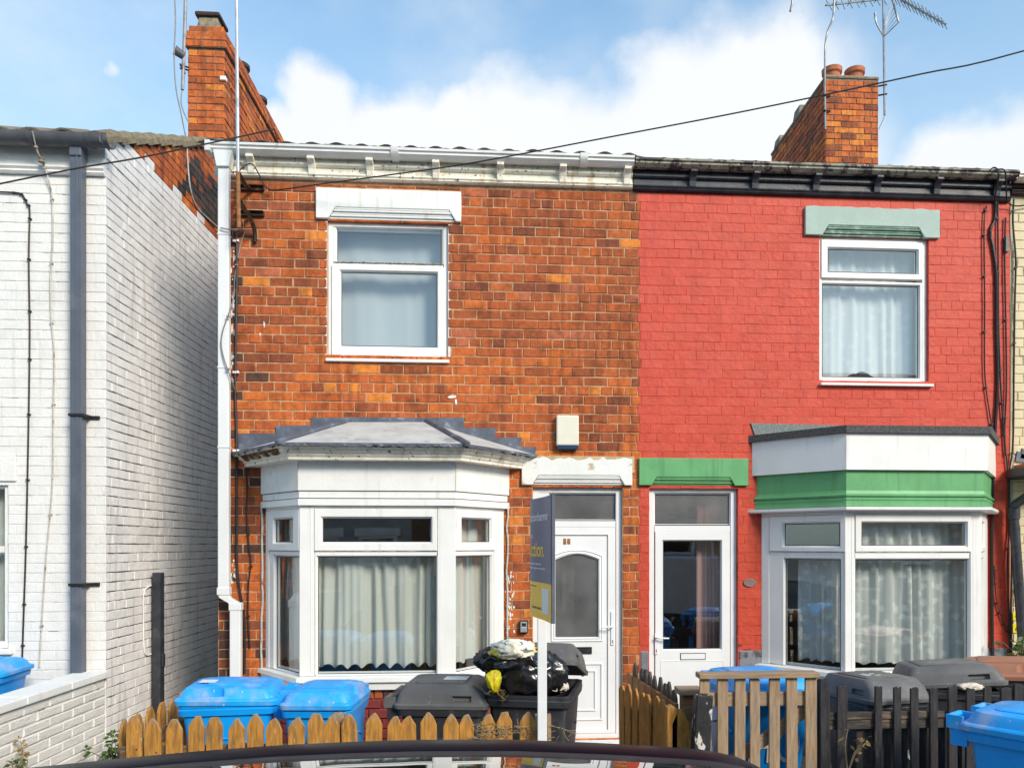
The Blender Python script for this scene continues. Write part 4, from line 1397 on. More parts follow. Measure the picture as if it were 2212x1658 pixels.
# its door
zb0, zb1 = fz(1147, 1500), fz(1132, 1500)
dr2, d = door_frame(red, door_r, zb0, zb1, m_upvc2, prect(1416, 1067, 1576, 1131, -.05), m_obscure)
a_, b_, c_, e_2 = door_r
m = MB(FO, FA, FN)
lf = (a_ + .066, b_ - .066, .16, zb0 - .002)
gl = prect(1433, 1168, 1557, 1401, d)
m.ring(lf, (gl[0], gl[1], gl[2], gl[3]), d + .004, d - .02, d - .06, .012)
m.build('leaf', m_upvc2, dr2)
seal(dr2, FO, FA, FN, gl, d - .022)
pane_box(dr2, FO, FA, FN, gl, d - .026)
pr = (gl[0] - .03, gl[1] + .03, .25, fz(1425, 1500, YF - d))
m = MB(FO, FA, FN)
m.ring(pr, (pr[0] + .012, pr[1] - .012, pr[2] + .012, pr[3] - .012), d + .008, d + .001, d, .006)
m.build('panel_moulding', m_upvc2, dr2)
r_ = prect(1469, 1409, 1524, 1424, d)
m = MB(FO, FA, FN)
m.ring(r_, (r_[0] + .008, r_[1] - .008, r_[2] + .008, r_[3] - .008), d + .011, d + .006, d, .003)
m.build('letterbox', m_slate_gutter, dr2)
m = MB(FO, FA, FN)
m.box(r_[0] + .008, r_[1] - .008, d, d + .010, r_[2] + .008, r_[3] - .008)
m.build('letter_flap', m_upvc2, dr2)
lever(dr2, 1417.5, 1368, 1412, 1376, 1, m_upvc2, d + .004)
m = MB(FO, FA, FN)
m.box(a_ - .05, b_ + .03, -.2, .12, -.06, .098)
m.build('doorstep', m_paving, red, bevel=.01)
curtain('door_curtain', 'faded pink curtain behind the glazed door of the red house', FO, FA, FN, fx(1518, 1300), fx(1572, 1300), .2, fz(1075, 1540), -.24, 2.5, m_pink, amp=.02, seed=51)

# ------------------------------------------------------------------ WHITE HOUSE ACROSS THE ALLEY
XG = P(228, 850, YF).x
white = thing('terraced_house', 'white painted brick house with grey gutter, left of the alley', 'house', (XG - 2.5, YF, 0), group='terraced houses along the street')
ZW = P(120, 379, YF).z                               # foot of its frieze moulding
zwe = P(237, 309, YF).z
far = PX(441, 318, XG)
SW = (far.z - zwe) / (far.y - YF)
win_w = (fx(-70, 1220), fx(18, 1220), fz(1400, 10), fz(1041, 10))
XW0 = XG - 5.2
m = MB(FO, FA, FN)
sheet(m, XW0, XG, -.1, zwe - .02, [win_w], -.0035, .12)
facw = m.build('facade', m_white_joint, white)
GO, GA, GN = Vector((XG, YF, 0)), Vector((0, 1, 0)), Vector((1, 0, 0))
ridge_s = 4.0
m = MB(GO, GA, GN)
m.quad(m.w(.004, -.006, -.1), m.w(8, -.006, -.1), m.w(8, -.006, zwe - .02), m.w(ridge_s, -.006, zwe - .02 + SW * ridge_s), m.w(.004, -.006, zwe - .02))
gab = m.build('gable', [m_gable_joint], white)
m = MB()
m.quad((XW0, YF + 8, -.1), (XG - .01, YF + 8, -.1), (XG - .01, YF + 8, zwe - .05), (XW0, YF + 8, zwe - .05))
m.quad((XW0, YF, -.1), (XW0, YF + 8, -.1), (XW0, YF + 8, zwe - .05), (XW0, YF + 4, zwe + SW * 4 - .05), (XW0, YF, zwe - .05))
m.build('rear_wall', m_mortar_dark, white)
inner_room(white, XW0 + .1, XG - .25, zwe - .1)
lw = rect(-90, 985, 36, 1039)
place_bricks(facw, (0, YF, 0), FA, FN, lay(XW0 + 1.2, XG - .001, -.06, ZW, [win_w, lw], joint=.004, jv=.0006, phase=1), lambda s, z, r: 0, [m_white_brick], 135, ch=.003, jit=.0008)
zpaint = PX(290, 310, XG).z
zpaint = (zpaint + PX(470, 515, XG).z) / 2
gcells = lay(0, 7.6, -.06, zwe + SW * ridge_s - .05, (), lambda z: (max(.0, (z - .01 - (zwe - .02)) / SW), 7.6), joint=.008, jv=.0008, phase=3)
mats_g = [m_gable_brick, m_white_brick] + m_bricks + m_soot
def mat_gable(s, z, r):
    if z < zpaint + .02 * sin(s * 9):
        return 0
    dv = (zwe + SW * s) - z                           # distance below the verge
    ragged = .30 + .10 * sin(s * 5.1) + r.uniform(-.06, .06)
    if dv < ragged or z < zpaint + .10 + .05 * sin(s * 7):
        return 2 + r.choice([0, 7, 2, 5, 3, 0, 6])
    if s < .95 and r.random() < .75:
        return 2 + r.choice([0, 7, 2, 1])
    return 2 + len(m_bricks) + r.choice([0, 1, 1, 2]) if r.random() < .9 else 2 + r.choice([0, 6, 8])
place_bricks(gab, GO, GA, GN, gcells, mat_gable, mats_g, 115, ch=.003, jit=.0025)
# frieze, moulding, gutter
zgt, zgb = P(120, 284, YF - .22).z, P(120, 312, YF - .17).z
m = MB(FO, FA, FN)
extr(m, [(-.02, ZW), (.028, ZW), (.044, ZW + .02), (.036, ZW + .035), (.055, ZW + .055), (.055, ZW + .07), (.03, ZW + .075), (.016, ZW + .09), (.016, zwe + .05), (-.02, zwe + .05)], XW0, XG + .003)
fr = m.build('frieze', m_white_brick, white)
m = MB(FO, FA, FN)
hh = zgt - zgb
hr = [(.14 + .085 * cos(a), zgb + hh - hh * sin(a)) for a in [pi * k / 10 for k in range(11)]]
extr(m, hr + [(d_ * .93 + .01, z_ + .006) for d_, z_ in reversed(hr)], XW0, XG + .055)
gw = m.build('gutter', m_slate_gutter, white, smooth=True, angle=40)
m = MB(FO, FA, FN)
m.box(XG + .055, XG + .062, .05, .228, zgb + .01, zgt)
m.build('stop_end', m_slate_gutter, gw, bevel=.004)
for u in (62, 190, 228):
    xc = P(u, 300, YF - .2).x
    m = MB(FO, FA, FN)
    hr2 = [(.14 + .094 * cos(a), zgb + hh - (hh + .008) * sin(a)) for a in [pi * k / 10 for k in range(11)]]
    extr(m, hr2 + [(d_ * .93 + .01, z_ + .006) for d_, z_ in reversed(hr2)], xc - .02, xc + .02)
    m.build('gutter_clip', m_slate_gutter, gw, smooth=True)
pw = pantiles(white, XW0 - .05, XG - .10, YF - .06, zwe + .035, YF + 4.0, SW, m_tile_old)
te2 = tile_mesh(.30, .42, m_tile_old, th=.018, h=.038)
x = XG - .28
while x > XW0:
    put('tile', te2, pw, (x, YF - .19, zgt + .008 + R.uniform(-.005, .005)), (math.atan(SW), R.uniform(-.02, .02), 0))
    x -= .288
vt = MB()
prof = [(-.13, .0), (-.10, .036), (-.04, .05), (.02, .036), (.055, .0), (.062, -.055), (.040, -.055), (.03, -.02), (-.13, -.02)]
vt.loft([[Vector((a, 0, b)) for a, b in prof], [Vector((a * 1.0, .34, b - .012)) for a, b in prof]])
me_v = bpy.data.meshes.new('tile')
me_v.from_pydata(vt.v, [], vt.f)
me_v.materials.append(m_tile_old)
for k in range(13):
    s = .0 + k * .285
    put('tile', me_v, pw, (XG - .03 + R.uniform(-.004, .004), YF + s - .05, zwe + .028 + SW * s + R.uniform(-.004, .004)), (math.atan(SW) + .10, R.uniform(-.03, .03), 0))
m = MB()
m.quad((XW0, YF + 4, zwe + .05 + SW * 4), (XG, YF + 4, zwe + .05 + SW * 4), (XG, YF + 8.1, zwe - .05), (XW0, YF + 8.1, zwe - .05))
m.build('rear_slope', m_tile_old, white)
# window at the left edge of the view
m = MB(FO, FA, FN)
m.ring(win_w, (win_w[0] + .06, win_w[1] - .06, win_w[2] + .06, win_w[3] - .06), -.03, -.06, -.12, .012)
ww = m.build('window', m_upvc, white)
zt_ = fz(1186, 10)
m = MB(FO, FA, FN)
m.box(win_w[0] + .06, win_w[1] - .06, -.10, -.036, zt_ - .03, zt_ + .03)
m.build('transom', m_upvc, ww, bevel=.004)
for a, b in ((win_w[2] + .06, zt_ - .03), (zt_ + .03, win_w[3] - .06)):
    pane_box(ww, FO, FA, FN, (win_w[0] + .06, win_w[1] - .06, a, b), -.07)
m = MB(FO, FA, FN)
m.box(win_w[0], win_w[1] + .05, -.1, .05, win_w[2] - .05, win_w[2] - .001)
m.build('sill', m_white_paint, ww, bevel=.008)
m = MB(FO, FA, FN)
m.box(lw[0], lw[1], -.02, .02, lw[2], lw[3])
m.build('lintel', m_white_brick, white, bevel=.008)
curtain('net_curtain', 'greenish net curtain at the left edge behind the white house window', FO, FA, FN, win_w[0] + .02, win_w[1] - .02, win_w[2] + .03, win_w[3] - .03, -.2, 6, m_net, amp=.02, seed=61)
# slate blue downpipe
m = MB(FO, FA, FN)
xc = P(168, 880, YF - .1).x
zt_, zb_ = P(170, 312, YF - .1).z, .02
w_ = .098
m.box(xc - w_ / 2, xc + w_ / 2, .045, .135, zb_, zt_ - .12)
m.box(xc + w_ / 2 - .045, xc + w_ / 2 - .03, .135, .142, zb_, zt_ - .12)
dpw = m.build('downpipe', m_slate_pipe, white, bevel=.010)
m = MB(FO, FA, FN)
m.box(xc - w_ / 2 - .004, xc + w_ / 2 + .004, .03, .15, zt_ - .125, zt_ + .03)
m.box(xc - w_ / 2 - .001, xc + w_ / 2 - .02, .06, .20, zt_ + .0, zt_ + .04)
m.build('gutter_outlet', m_slate_pipe, dpw, bevel=.01)
for v in (897, 1262):
    z_ = P(170, v, YF - .1).z
    m = MB(FO, FA, FN)
    m.box(xc - w_ / 2 - .012, xc + w_ / 2 + .03, .0, .15, z_ - .013, z_ + .013)
    m.box(xc + w_ / 2 + .02, xc + w_ / 2 + .10, .0, .02, z_ - .02, z_ + .012)
    m.build('pipe_clip', m_cable, dpw, bevel=.004)

# ------------------------------------------------------------------ chimney stacks
def chimney(house, x0, x1, y0, y1, z0, z1, side, corbels, budget, pick, cap=None):
    m = MB()
    m.box(x0 + .008, x1 - .008, -(y0 + .008), -(y1 - .008), z0, z1)
    ch = m.build('chimney', m_mortar_dark, house)
    place_bricks(ch, (0, y0, 0), FA, FN, lay(x0, x1, z0, z1, joint=.011, header=0, bl=.236), pick, m_bricks, budget)
    if side == 'R':
        place_bricks(ch, (x1, y0, 0), GA, GN, lay(0, y1 - y0, z0, z1, joint=.011, header=0, bl=.236, phase=1), pick, m_bricks, 0, jit=.006)
    else:
        place_bricks(ch, (x0, y1, 0), -GA, -GN, lay(0, y1 - y0, z0, z1, joint=.011, header=0, bl=.236, phase=1), pick, m_bricks, 0, jit=.006)
    for a, b, pr in corbels:
        m = MB()
        m.box(x0 - pr + .008, x1 + pr - .008, -(y0 - pr + .008), -(y1 + pr - .008), a, b)
        cb = m.build('corbel', m_mortar_dark, ch)
        place_bricks(cb, (0, y0 - pr, 0), FA, FN, lay(x0 - pr, x1 + pr, a, b, joint=.011, header=0, phase=1), pick, m_bricks, 0)
        if side == 'R':
            place_bricks(cb, (x1 + pr, y0 - pr, 0), GA, GN, lay(0, y1 - y0 + 2 * pr, a, b, joint=.011, header=0), pick, m_bricks, 0)
        else:
            place_bricks(cb, (x0 - pr, y1 + pr, 0), -GA, -GN, lay(0, y1 - y0 + 2 * pr, a, b, joint=.011, header=0), pick, m_bricks, 0)
    return ch
Yc = PX(484.5, 250, XG).y
cx0 = P(405, 220, Yc).x
zc = lambda v: P(445, v, Yc).z
pick1 = lambda s, z, r: r.choice([0, 0, 2, 1, 3, 4, 7, 6, 5])
pick_d = lambda s, z, r: r.choice([3, 4, 6, 8, 4])
chw = chimney(white, cx0, XG, Yc, Yc + 3.4, zwe + SW * (Yc - YF) - .5, zc(104), 'R',
              [(zc(104), zc(80), .03), (zc(80), zc(68), .012), (zc(68), zc(55), -.012)], 44, pick1)
m = MB()
def frustum(mb, c, w0, w1, h, n=4, rot=pi / 4):
    c = Vector(c)
    mb.loft([[c + Vector((w0 * cos(rot + 2 * pi * k / n), w0 * sin(rot + 2 * pi * k / n), 0)) for k in range(n)],
             [c + Vector((w1 * cos(rot + 2 * pi * k / n), w1 * sin(rot + 2 * pi * k / n), h)) for k in range(n)]])
pc = P(457, 55, Yc + .18)
zt0 = zc(56)
frustum(m, (pc.x, pc.y, zt0), .20, .175, .155)
pt = m.build('chimney_pot', m_stone, chw, bevel=.01)
m = MB()
m.box(pc.x - .165, pc.x + .16, -(pc.y - .16), -(pc.y + .20), zt0 + .157, zt0 + .215)
m.build('pot_cap', m_pot_dark, pt, bevel=.02)
for dy in (1.15, 2.0):
    m = MB()
    m.lathe((pc.x + .05, Yc + dy, zt0), [(.13, 0), (.12, .12), (.145, .14), (.145, .19), (.11, .19), (.11, .1)], 16)
    m.build('chimney_pot', m_pot_dark, chw, smooth=True)
m = MB()
m.box(XG - .05, XG + .028, -(Yc - .03), -(Yc + .04), zc(168) - .035, zc(168) + .02)
m.build('bracket', m_upvc, chw, bevel=.01)

Yr = 11.3
rx0, rx1 = P(1784, 250, Yr).x, P(1898, 250, Yr).x
zr_ = lambda v: P(1840, v, Yr).z
pick2 = lambda s, z, r: r.choice([0, 2, 7, 1, 5, 3, 0, 2, 4]) if r.random() < .86 else r.choice([6, 8])
chr_ = chimney(red, rx0, rx1, Yr, 13.65, rz_t + 1.0, zr_(171), 'L', [], 0, pick2)
m = MB()
m.box(rx0 - .012, rx1 + .012, -(Yr - .012), -13.66, zr_(171), zr_(163))
m.build('flaunching', m_stone, chr_, bevel=.025)
for u in (1797, 1846):
    c = P(u, 150, Yr + .33)
    m = MB()
    m.lathe((c.x, c.y, zr_(165)), [(.105, 0), (.115, .12), (.125, .20), (.15, .225), (.155, .29), (.12, .30), (.10, .16)], 20)
    m.build('chimney_pot', m_terracotta, chr_, smooth=True)
for dy, hgt in ((1.15, .16), (2.05, .14)):
    m = MB()
    frustum(m, (rx0 + .12, Yr + dy, zr_(166)), .19, .16, hgt)
    m.build('chimney_pot', m_stone, chr_, bevel=.01)

# ------------------------------------------------------------------ CREAM HOUSE at the right edge
cream = thing('terraced_house', 'cream painted brick house at the right edge beside the red house', 'house', (XR + 2.5, YF, 0), group='terraced houses along the street')
XC = XR + 5
bw_c = (XR + .9, XR + 3.3, .8, 2.4)
m = MB(FO, FA, FN)
sheet(m, XR + .001, XC, -.1, ZF + .2, [bw_c, (XR + .9, XR + 2.0, 3.2, 4.7)], -.008, .12)
facc = m.build('facade', m_cream_joint, cream)
inner_room(cream, XR + .15, XC - .1, ZF)
place_bricks(facc, (0, YF, 0), FA, FN, lay(XR + .03, XC, -.06, ZF, [bw_c, (XR + .9, XR + 2.0, 3.2, 4.7)], joint=.004, jv=.002), lambda s, z, r: 0, [m_cream_brick], 30, ch=.007)
for r_ in (bw_c, (XR + .9, XR + 2.0, 3.2, 4.7)):
    m = MB(FO, FA, FN)
    m.ring(r_, (r_[0] + .07, r_[1] - .07, r_[2] + .07, r_[3] - .07), -.03, -.06, -.1, .012)
    w3 = m.build('window', m_upvc, cream)
    pane_box(w3, FO, FA, FN, (r_[0] + .07, r_[1] - .07, r_[2] + .07, r_[3] - .07), -.07)
zzt, zzb = P(2195, 369, YF - .165).z, P(2195, 390, YF - .12).z
eaves(cream, fx(2180, 410) + .002, XC, zzt, zzb, ZF + .06, [2300], m_pot_dark, m_cream_paint)
pantiles(cream, XR, XC, YF - .1, zzt, YF + 4.0, SL, m_tile_dark)
m = MB()
m.quad((XR, YF + 4.0, zzt + 4.1 * SL), (XC, YF + 4.0, zzt + 4.1 * SL), (XC, YF + 8.2, zzt), (XR, YF + 8.2, zzt))
m.build('rear_slope', m_tile_dark, cream)
m = MB()
m.quad((XC, YF, -.1), (XC, YF + 8, -.1), (XC, YF + 8, zzt), (XC, YF + 4, zzt + 4.1 * SL), (XC, YF, zzt))
m.build('side_wall', m_cream_joint, cream)
# its little tiled bay roof and the black pipe below
tb = P(2192, 1000, YF)
m = MB(FO, FA, FN)
m.prism([(tb.x - .01, tb.z - .06), (XC - 1, tb.z - .06), (XC - 1, tb.z + .02), (tb.x - .01, tb.z - .02)], .0, .45)
m.build('bay_roof', m_terracotta, cream, bevel=.01)
m = MB(FO, FA, FN)
m.box(tb.x - .11, XC - 1, .02, .40, tb.z - .17, tb.z - .065)
m.build('gutter', m_cable, cream, bevel=.02)
for (dx, dz) in ((.0, .02), (.05, .05)):
    m = MB(FO, FA, FN)
    m.prism([(tb.x + dx, tb.z + dz), (tb.x + dx + .12, tb.z + dz - .02), (tb.x + dx + .12, tb.z + dz + .05), (tb.x + dx + .02, tb.z + dz + .10)], .0, .014)
    m.build('flashing_step', m_lead, cream)
m = MB()
p0, p1, p2 = P(2225, 1068, YF - .30), P(2190, 1092, YF - .12), P(2212, 1420, YF - .12)
m.tube([p0, p0.lerp(p1, .9), p1, p1 - Z * .12, p2, p2 - Z * .9], .046, 12)
pbk = m.build('downpipe', m_black_paint, cream, smooth=True)
m = MB()
m.tube([p1 - Z * .02, p1 - Z * .13], .056, 12)
m.build('pipe_socket', m_black_paint, pbk, smooth=True)
# yellow hydrant plates
hp = thing('hydrant_sign', 'pair of small yellow number plates low on the cream house', 'sign', P(2195, 1345, YF - .01))
for (va, vb, tx) in ((1322, 1339, '4'), (1346, 1366, '6')):
    a, b = P(2188, va, YF - .012), P(2203, vb, YF - .012)
    m = MB(FO, FA, FN)
    m.box(a.x, b.x, .004, .012, b.z, a.z)
    pl_ = m.build('plate', m_amber if False else m_bag_yellow, hp, bevel=.003)
    m = MB(Vector((a.x + .022, YF, b.z + .018)), FA, FN)
    text_mesh(tx, .065, m, .0135, .001)
    m.build('lettering', m_ink_dark, pl_)

# ------------------------------------------------------------------ houses across the street (seen in the windows)
m_opp = [M('buff_render', (0.44, 0.38, 0.28), 0.9, 0.1, 4), M('brown_brickwork', (0.20, 0.12, 0.07), 0.9, 0.3, 14), M('grey_render', (0.40, 0.40, 0.38), 0.9, 0.1, 4)]
m_tile_roof = M('slate_roof', (0.09, 0.085, 0.085), 0.8, 0.3, 9)
YO = -5.6
BO, BA, BN = Vector((0, YO, 0)), Vector((-1, 0, 0)), Vector((0, 1, 0))
def opposite(x0, x1, mat, label):
    t = thing('terraced_house', label, 'house', ((x0 + x1) / 2, YO, 0), group='terraced houses across the street')
    w = x1 - x0
    hs = [(-(x0 + w * .62), -(x0 + w * .12), .8, 2.2), (-(x0 + w * .55), -(x0 + w * .2), 3.2, 4.6), (-(x0 + w * .92), -(x0 + w * .72), .05, 2.2)]
    m = MB(BO, BA, BN)
    sheet(m, -x1, -x0, -.1, 5.5, hs, 0, .12)
    m.build('facade', mat, t)
    m = MB(BO, BA, BN)
    m.box(-x1, -x0, -5, -.3, 0, 5.4)
    m.f = [f for i, f in enumerate(m.f) if i != 3]
    m.m = m.m[:len(m.f)]
    m.build('inner_wall', m_dark, t)
    for h in hs:
        m = MB(BO, BA, BN)
        m.ring(h, (h[0] + .08, h[1] - .08, h[2] + .08, h[3] - .08), .0, -.03, -.1, .01)
        zc_ = h[2] + (h[3] - h[2]) * .68
        m.box(h[0] + .08, h[1] - .08, -.08, -.005, zc_ - .04, zc_ + .04)
        fr_ = m.build('window' if h[2] > .5 else 'door', m_upvc, t)
        pane_box(fr_, BO, BA, BN, (h[0] + .08, h[1] - .08, h[2] + .08, h[3] - .08), -.06)
        m = MB(BO, BA, BN)
        m.box(h[0] - .1, h[1] + .1, -.02, .04, h[3] + .002, h[3] + .2)
        m.build('lintel', m_white_paint, t)
    m = MB(BO, BA, BN)
    m.prism([(-x1, 5.5), (-x0, 5.5), (-x0, 5.62), (-x1, 5.62)], -.1, .25)
    m.build('gutter', m_white_paint, t)
    m = MB()
    m.loft([[Vector((x0, YO + .2, 5.6)), Vector((x0, YO - 4, 7.6)), Vector((x0, YO - 8, 5.6))], [Vector((x1, YO + .2, 5.6)), Vector((x1, YO - 4, 7.6)), Vector((x1, YO - 8, 5.6))]])
    m.build('roof', m_tile_roof, t)
xx = -16.0
labs = ['buff rendered house across the street mirrored in the glass', 'brown brick house across the street mirrored in the glass', 'pale grey rendered house across the street mirrored in the glass']
for k in range(7):
    nth = ['far left end', 'left of the brown pair', 'near left', 'middle of the row', 'near right', 'right of the van', 'far right end'][k]
    opposite(xx, xx + 4.6, m_opp[[0, 1, 2, 1, 0, 0, 1][k]], ['buff rendered', 'brown brick', 'pale grey rendered', 'brown brick', 'buff rendered', 'buff rendered', 'brown brick'][k] + ' house across the street, ' + nth)
    xx += 4.602

# ------------------------------------------------------------------ wheelie bins
def rr(w, d, r, cy, z, n=4, cx=0.0):
    pts = []
    for sx, sy, a0 in ((1, -1, -pi / 2), (1, 1, 0), (-1, 1, pi / 2), (-1, -1, pi)):
        for k in range(n + 1):
            a = a0 + pi / 2 * k / n
            pts.append(Vector((cx + sx * (w / 2 - r) + r * cos(a), cy + sy * (d / 2 - r) + r * sin(a), z)))
    return pts
def carve(o, cutters):
    """cut pockets into a solid for good; the cutting blocks do not stay in the scene"""
    for c in cutters:
        md = o.modifiers.new('cut', 'BOOLEAN')
        md.operation = 'DIFFERENCE'
        md.solver = 'EXACT'
        md.object = c
    dg = bpy.context.evaluated_depsgraph_get()
    me = bpy.data.meshes.new_from_object(o.evaluated_get(dg))
    o.modifiers.clear()
    o.data = me
    me.polygons.foreach_set('use_smooth', [True] * len(me.polygons))
    me.set_sharp_from_angle(angle=radians(32))
    for c in cutters:
        bpy.data.objects.remove(c)
def wheelie_bin(label, loc, rz, mb_, ml_, style='recycling', lid=0.0, slip=0.0, group=None, sticker=None, roll=0.0, ribs=True, scale=1.0, paint=None):
    t = thing('wheelie_bin', label, 'wheelie bin', loc, rz, group)
    t.scale = (scale,) * 3 if not isinstance(scale, tuple) else scale
    m = MB()
    m.loft([rr(.40, .44, .04, .04, .06), rr(.49, .57, .05, .01, .60), rr(.525, .635, .05, .0, .90), rr(.565, .685, .05, .0, .905), rr(.575, .70, .05, .0, .945), rr(.565, .69, .05, .0, .952), rr(.57, .695, .05, .0, .958), rr(.57, .695, .05, .0, .978),
            rr(.525, .65, .045, .0, .978), rr(.50, .61, .045, .0, .90), rr(.38, .42, .04, .04, .25)])
    b = m.build('body', mb_, t, smooth=True, local=True, angle=28)
    for sx in (-1, 1):
        m = MB()
        pts = [Vector((sx * (.256 - .006 * k / 10 if k < 99 else 0), -.18 + .36 * k / 10, .70 + .045 * sin(pi * min(1, max(0, k / 10))))) for k in range(11)]
        m.tube([Vector((sx * .262, p.y, p.z)) if False else Vector((sx * (.245 + (p.z - .60) * .06 + .003), p.y, p.z)) for p in pts], .008, 6)
        m.build('rib', mb_, b, smooth=True, local=True)
    m = MB()
    for x in (-.23, -.05, .05, .23):
        m.box(x - .012, x + .012, -.34, -.43, .86, .965)
    m.tube([(-.24, .415, .945), (.24, .415, .945)], .016, 10)
    m.build('handle', mb_, t, smooth=True, local=True, angle=30)
    for sx in (-1, 1):
        m = MB()
        m.loft([[Vector((sx * x, .25 + r_ * cos(2 * pi * k / 18), .10 + r_ * sin(2 * pi * k / 18))) for k in range(18)] for x, r_ in ((.215, .05), (.215, .095), (.225, .10), (.25, .10), (.26, .09), (.26, .05))])
        m.build('wheel', m_rubber, t, smooth=True, local=True, angle=40)
    # lid, hinged at the back
    m = MB()
    cy = -.375
    if style == 'recycling':
        L_ = [rr(.50, .64, .05, cy, .020), rr(.565, .715, .055, cy, -.022), rr(.592, .745, .06, cy, -.022), rr(.598, .752, .06, cy, .006), rr(.585, .74, .06, cy, .016), rr(.555, .70, .07, cy, .022), rr(.53, .665, .08, cy, .060), rr(.505, .63, .09, cy + .004, .082), rr(.45, .56, .10, cy + .008, .092), rr(.30, .38, .10, cy + .008, .094)]
    else:
        L_ = [rr(.50, .64, .05, cy, .030), rr(.565, .715, .055, cy, -.030), rr(.592, .745, .05, cy, -.030), rr(.598, .752, .05, cy, -.004), rr(.588, .742, .05, cy, .004), rr(.572, .725, .05, cy, .008), rr(.545, .66, .05, cy + .0, .075), rr(.51, .565, .05, cy + .02, .125), rr(.49, .535, .05, cy + .02, .134), rr(.30, .34, .05, cy + .02, .137)]
    m.loft(L_)
    ld = m.build('lid', ml_, t, smooth=True, local=True, angle=32)
    ld.location = (0, .375, .985)
    cut = []
    for sx in (-1, 1):
        c = MB()
        if style == 'recycling':
            c.loft([rr(.11, .17, .05, cy - .10, .034, cx=sx * .285), rr(.13, .19, .06, cy - .10, .14, cx=sx * .285)])
        else:
            c.loft([rr(.06, .15, .012, cy - .17, .020, cx=sx * .285), rr(.08, .15, .012, cy - .17, .062, cx=sx * .285)])
        k = c.build('cutter', ml_, None, local=True)
        cut.append(k)
    bpy.context.view_layer.update()
    base = ld.matrix_world.copy()
    for k in cut:
        k.matrix_world = base
    bpy.context.view_layer.update()
    carve(ld, cut)
    ld.location = (0, .375 + slip, .985)
    ld.rotation_euler = (-lid, roll, 0)
    for x in (-.17, .17):
        m = MB()
        for q in (-.075, .075):
            m.prism([(.0, 0)] * 0 + [(x + q - .008, -.03), (x + q + .008, -.03), (x + q + .008, .045), (x + q - .008, .045)], -.075, .015)
        m.tube([(x - .078, .062, .03), (x + .078, .062, .03)], .018, 10)
        m.build('hinge_lug', ml_, ld, smooth=True, local=True, angle=30)
    m = MB()
    if style == 'recycling':
        m.loft([rr(.36, .40, .04, cy + .03, .085), rr(.36, .40, .04, cy + .03, .098), rr(.345, .385, .035, cy + .03, .102), rr(.20, .20, .03, cy + .03, .1025)])
    else:
        m.loft([rr(.30, .05, .015, cy - .30, .0), rr(.30, .05, .015, cy - .30, .020), rr(.28, .03, .01, cy - .30, .024)])
        m.loft([rr(.40, .40, .03, cy + .02, .130), rr(.40, .40, .03, cy + .02, .142), rr(.385, .385, .03, cy + .02, .145), rr(.2, .2, .03, cy + .02, .1455)])
    m.build('raised_panel', ml_, ld, smooth=True, local=True, angle=30)
    if sticker:
        m = MB()
        zt = .1028 if style == 'recycling' else .1458
        for (x0, x1, y0, y1) in sticker:
            m.box(x0, x1, -y0, -y1, zt, zt + .0015)
        m.build('sticker', m_upvc2, ld, local=True)
    if paint:
        m = MB(Vector((0, -.262, 0)), (1, 0, 0), (0, -1, 0))
        for pts, r_ in paint:
            pts = [Vector((x, -.222 - (z - .06) * .118 - .001, z)) for x, z in pts]
            up = []
            for i, p in enumerate(pts):
                tt = (pts[min(i + 1, len(pts) - 1)] - pts[max(i - 1, 0)]).normalized()
                nn = Vector((-tt.z, 0, tt.x))
                up.append((p + nn * r_, p - nn * r_))
            for i in range(len(up) - 1):
                m.quad(up[i][0], up[i][1], up[i + 1][1], up[i + 1][0])
        m.build('painted_mark', m_ink_white, b, local=True)
    return t
gb = 'blue wheelie bins'
gk = 'charcoal wheelie bins'
def at(u, Y): return Vector((P(u, 1300, Y).x, Y, 0))
wheelie_bin('blue wheelie bin turned sideways at the alley end of the picket fence', at(507, 5.40), radians(-84), m_blue, m_blue_worn, lid=radians(1.5), group=gb, sticker=[(-.02, .10, -.62, -.50)], scale=(.88, .87, .975))
wheelie_bin('blue wheelie bin facing the street under the orange house bay', at(707, 5.34), radians(-4), m_blue, m_blue_worn, group=gb, scale=(.80, .76, .965), paint=[([(-.14, .60), (-.14, .72)], .013), ([(.02, .70), (.10, .695)], .014)])
wheelie_bin('charcoal wheelie bin lying sideways on to the street, lid shut, below bay', at(966, 5.38), radians(83), m_blackbin, m_greylid, 'refuse', group=gk, scale=(.88, .85, .95), sticker=[(-.08, -.02, -.55, -.36), (-.005, .02, -.55, -.36), (.03, .06, -.55, -.36)])
wheelie_bin('overflowing charcoal wheelie bin beside the white door, lid propped up', at(1158, 5.42), radians(-13), m_blackbin, m_greylid, 'refuse', lid=radians(15), slip=.25, group=gk, scale=1.02)
wheelie_bin('blue wheelie bin behind the raw pallet gate', at(1633, 5.42), radians(5), m_blue, m_blue_worn, group=gb, lid=radians(1), paint=[([(-.16, .50), (-.16, .74)], .016), ([(-.16, .62), (-.03, .63)], .016), ([(-.03, .51), (-.03, .75)], .016), ([(.10 + .075 * cos(a), .63 + .11 * sin(a)) for a in [2 * pi * k / 14 for k in range(15)]], .014)])
wheelie_bin('charcoal wheelie bin behind the black fence, next to the pallet gate', at(1885, 5.36), radians(12), m_blackbin, m_greylid, 'refuse', group=gk, scale=(.84, .84, .935), lid=radians(2), sticker=[(-.12, -.10, -.46, -.36), (-.08, -.06, -.44, -.34), (-.03, .02, -.46, -.44), (-.03, .02, -.38, -.36)], paint=[([(.16 + .05 * cos(a), .62 + .07 * sin(a)) for a in [pi * k / 8 for k in range(-8, 1)]], .012)])
wheelie_bin('charcoal wheelie bin with its lid held ajar, in front of red house bay', at(2042, 5.75), radians(74), m_blackbin, m_greylid, 'refuse', lid=radians(5), group=gk, roll=radians(3), scale=(.97, .97, .94))
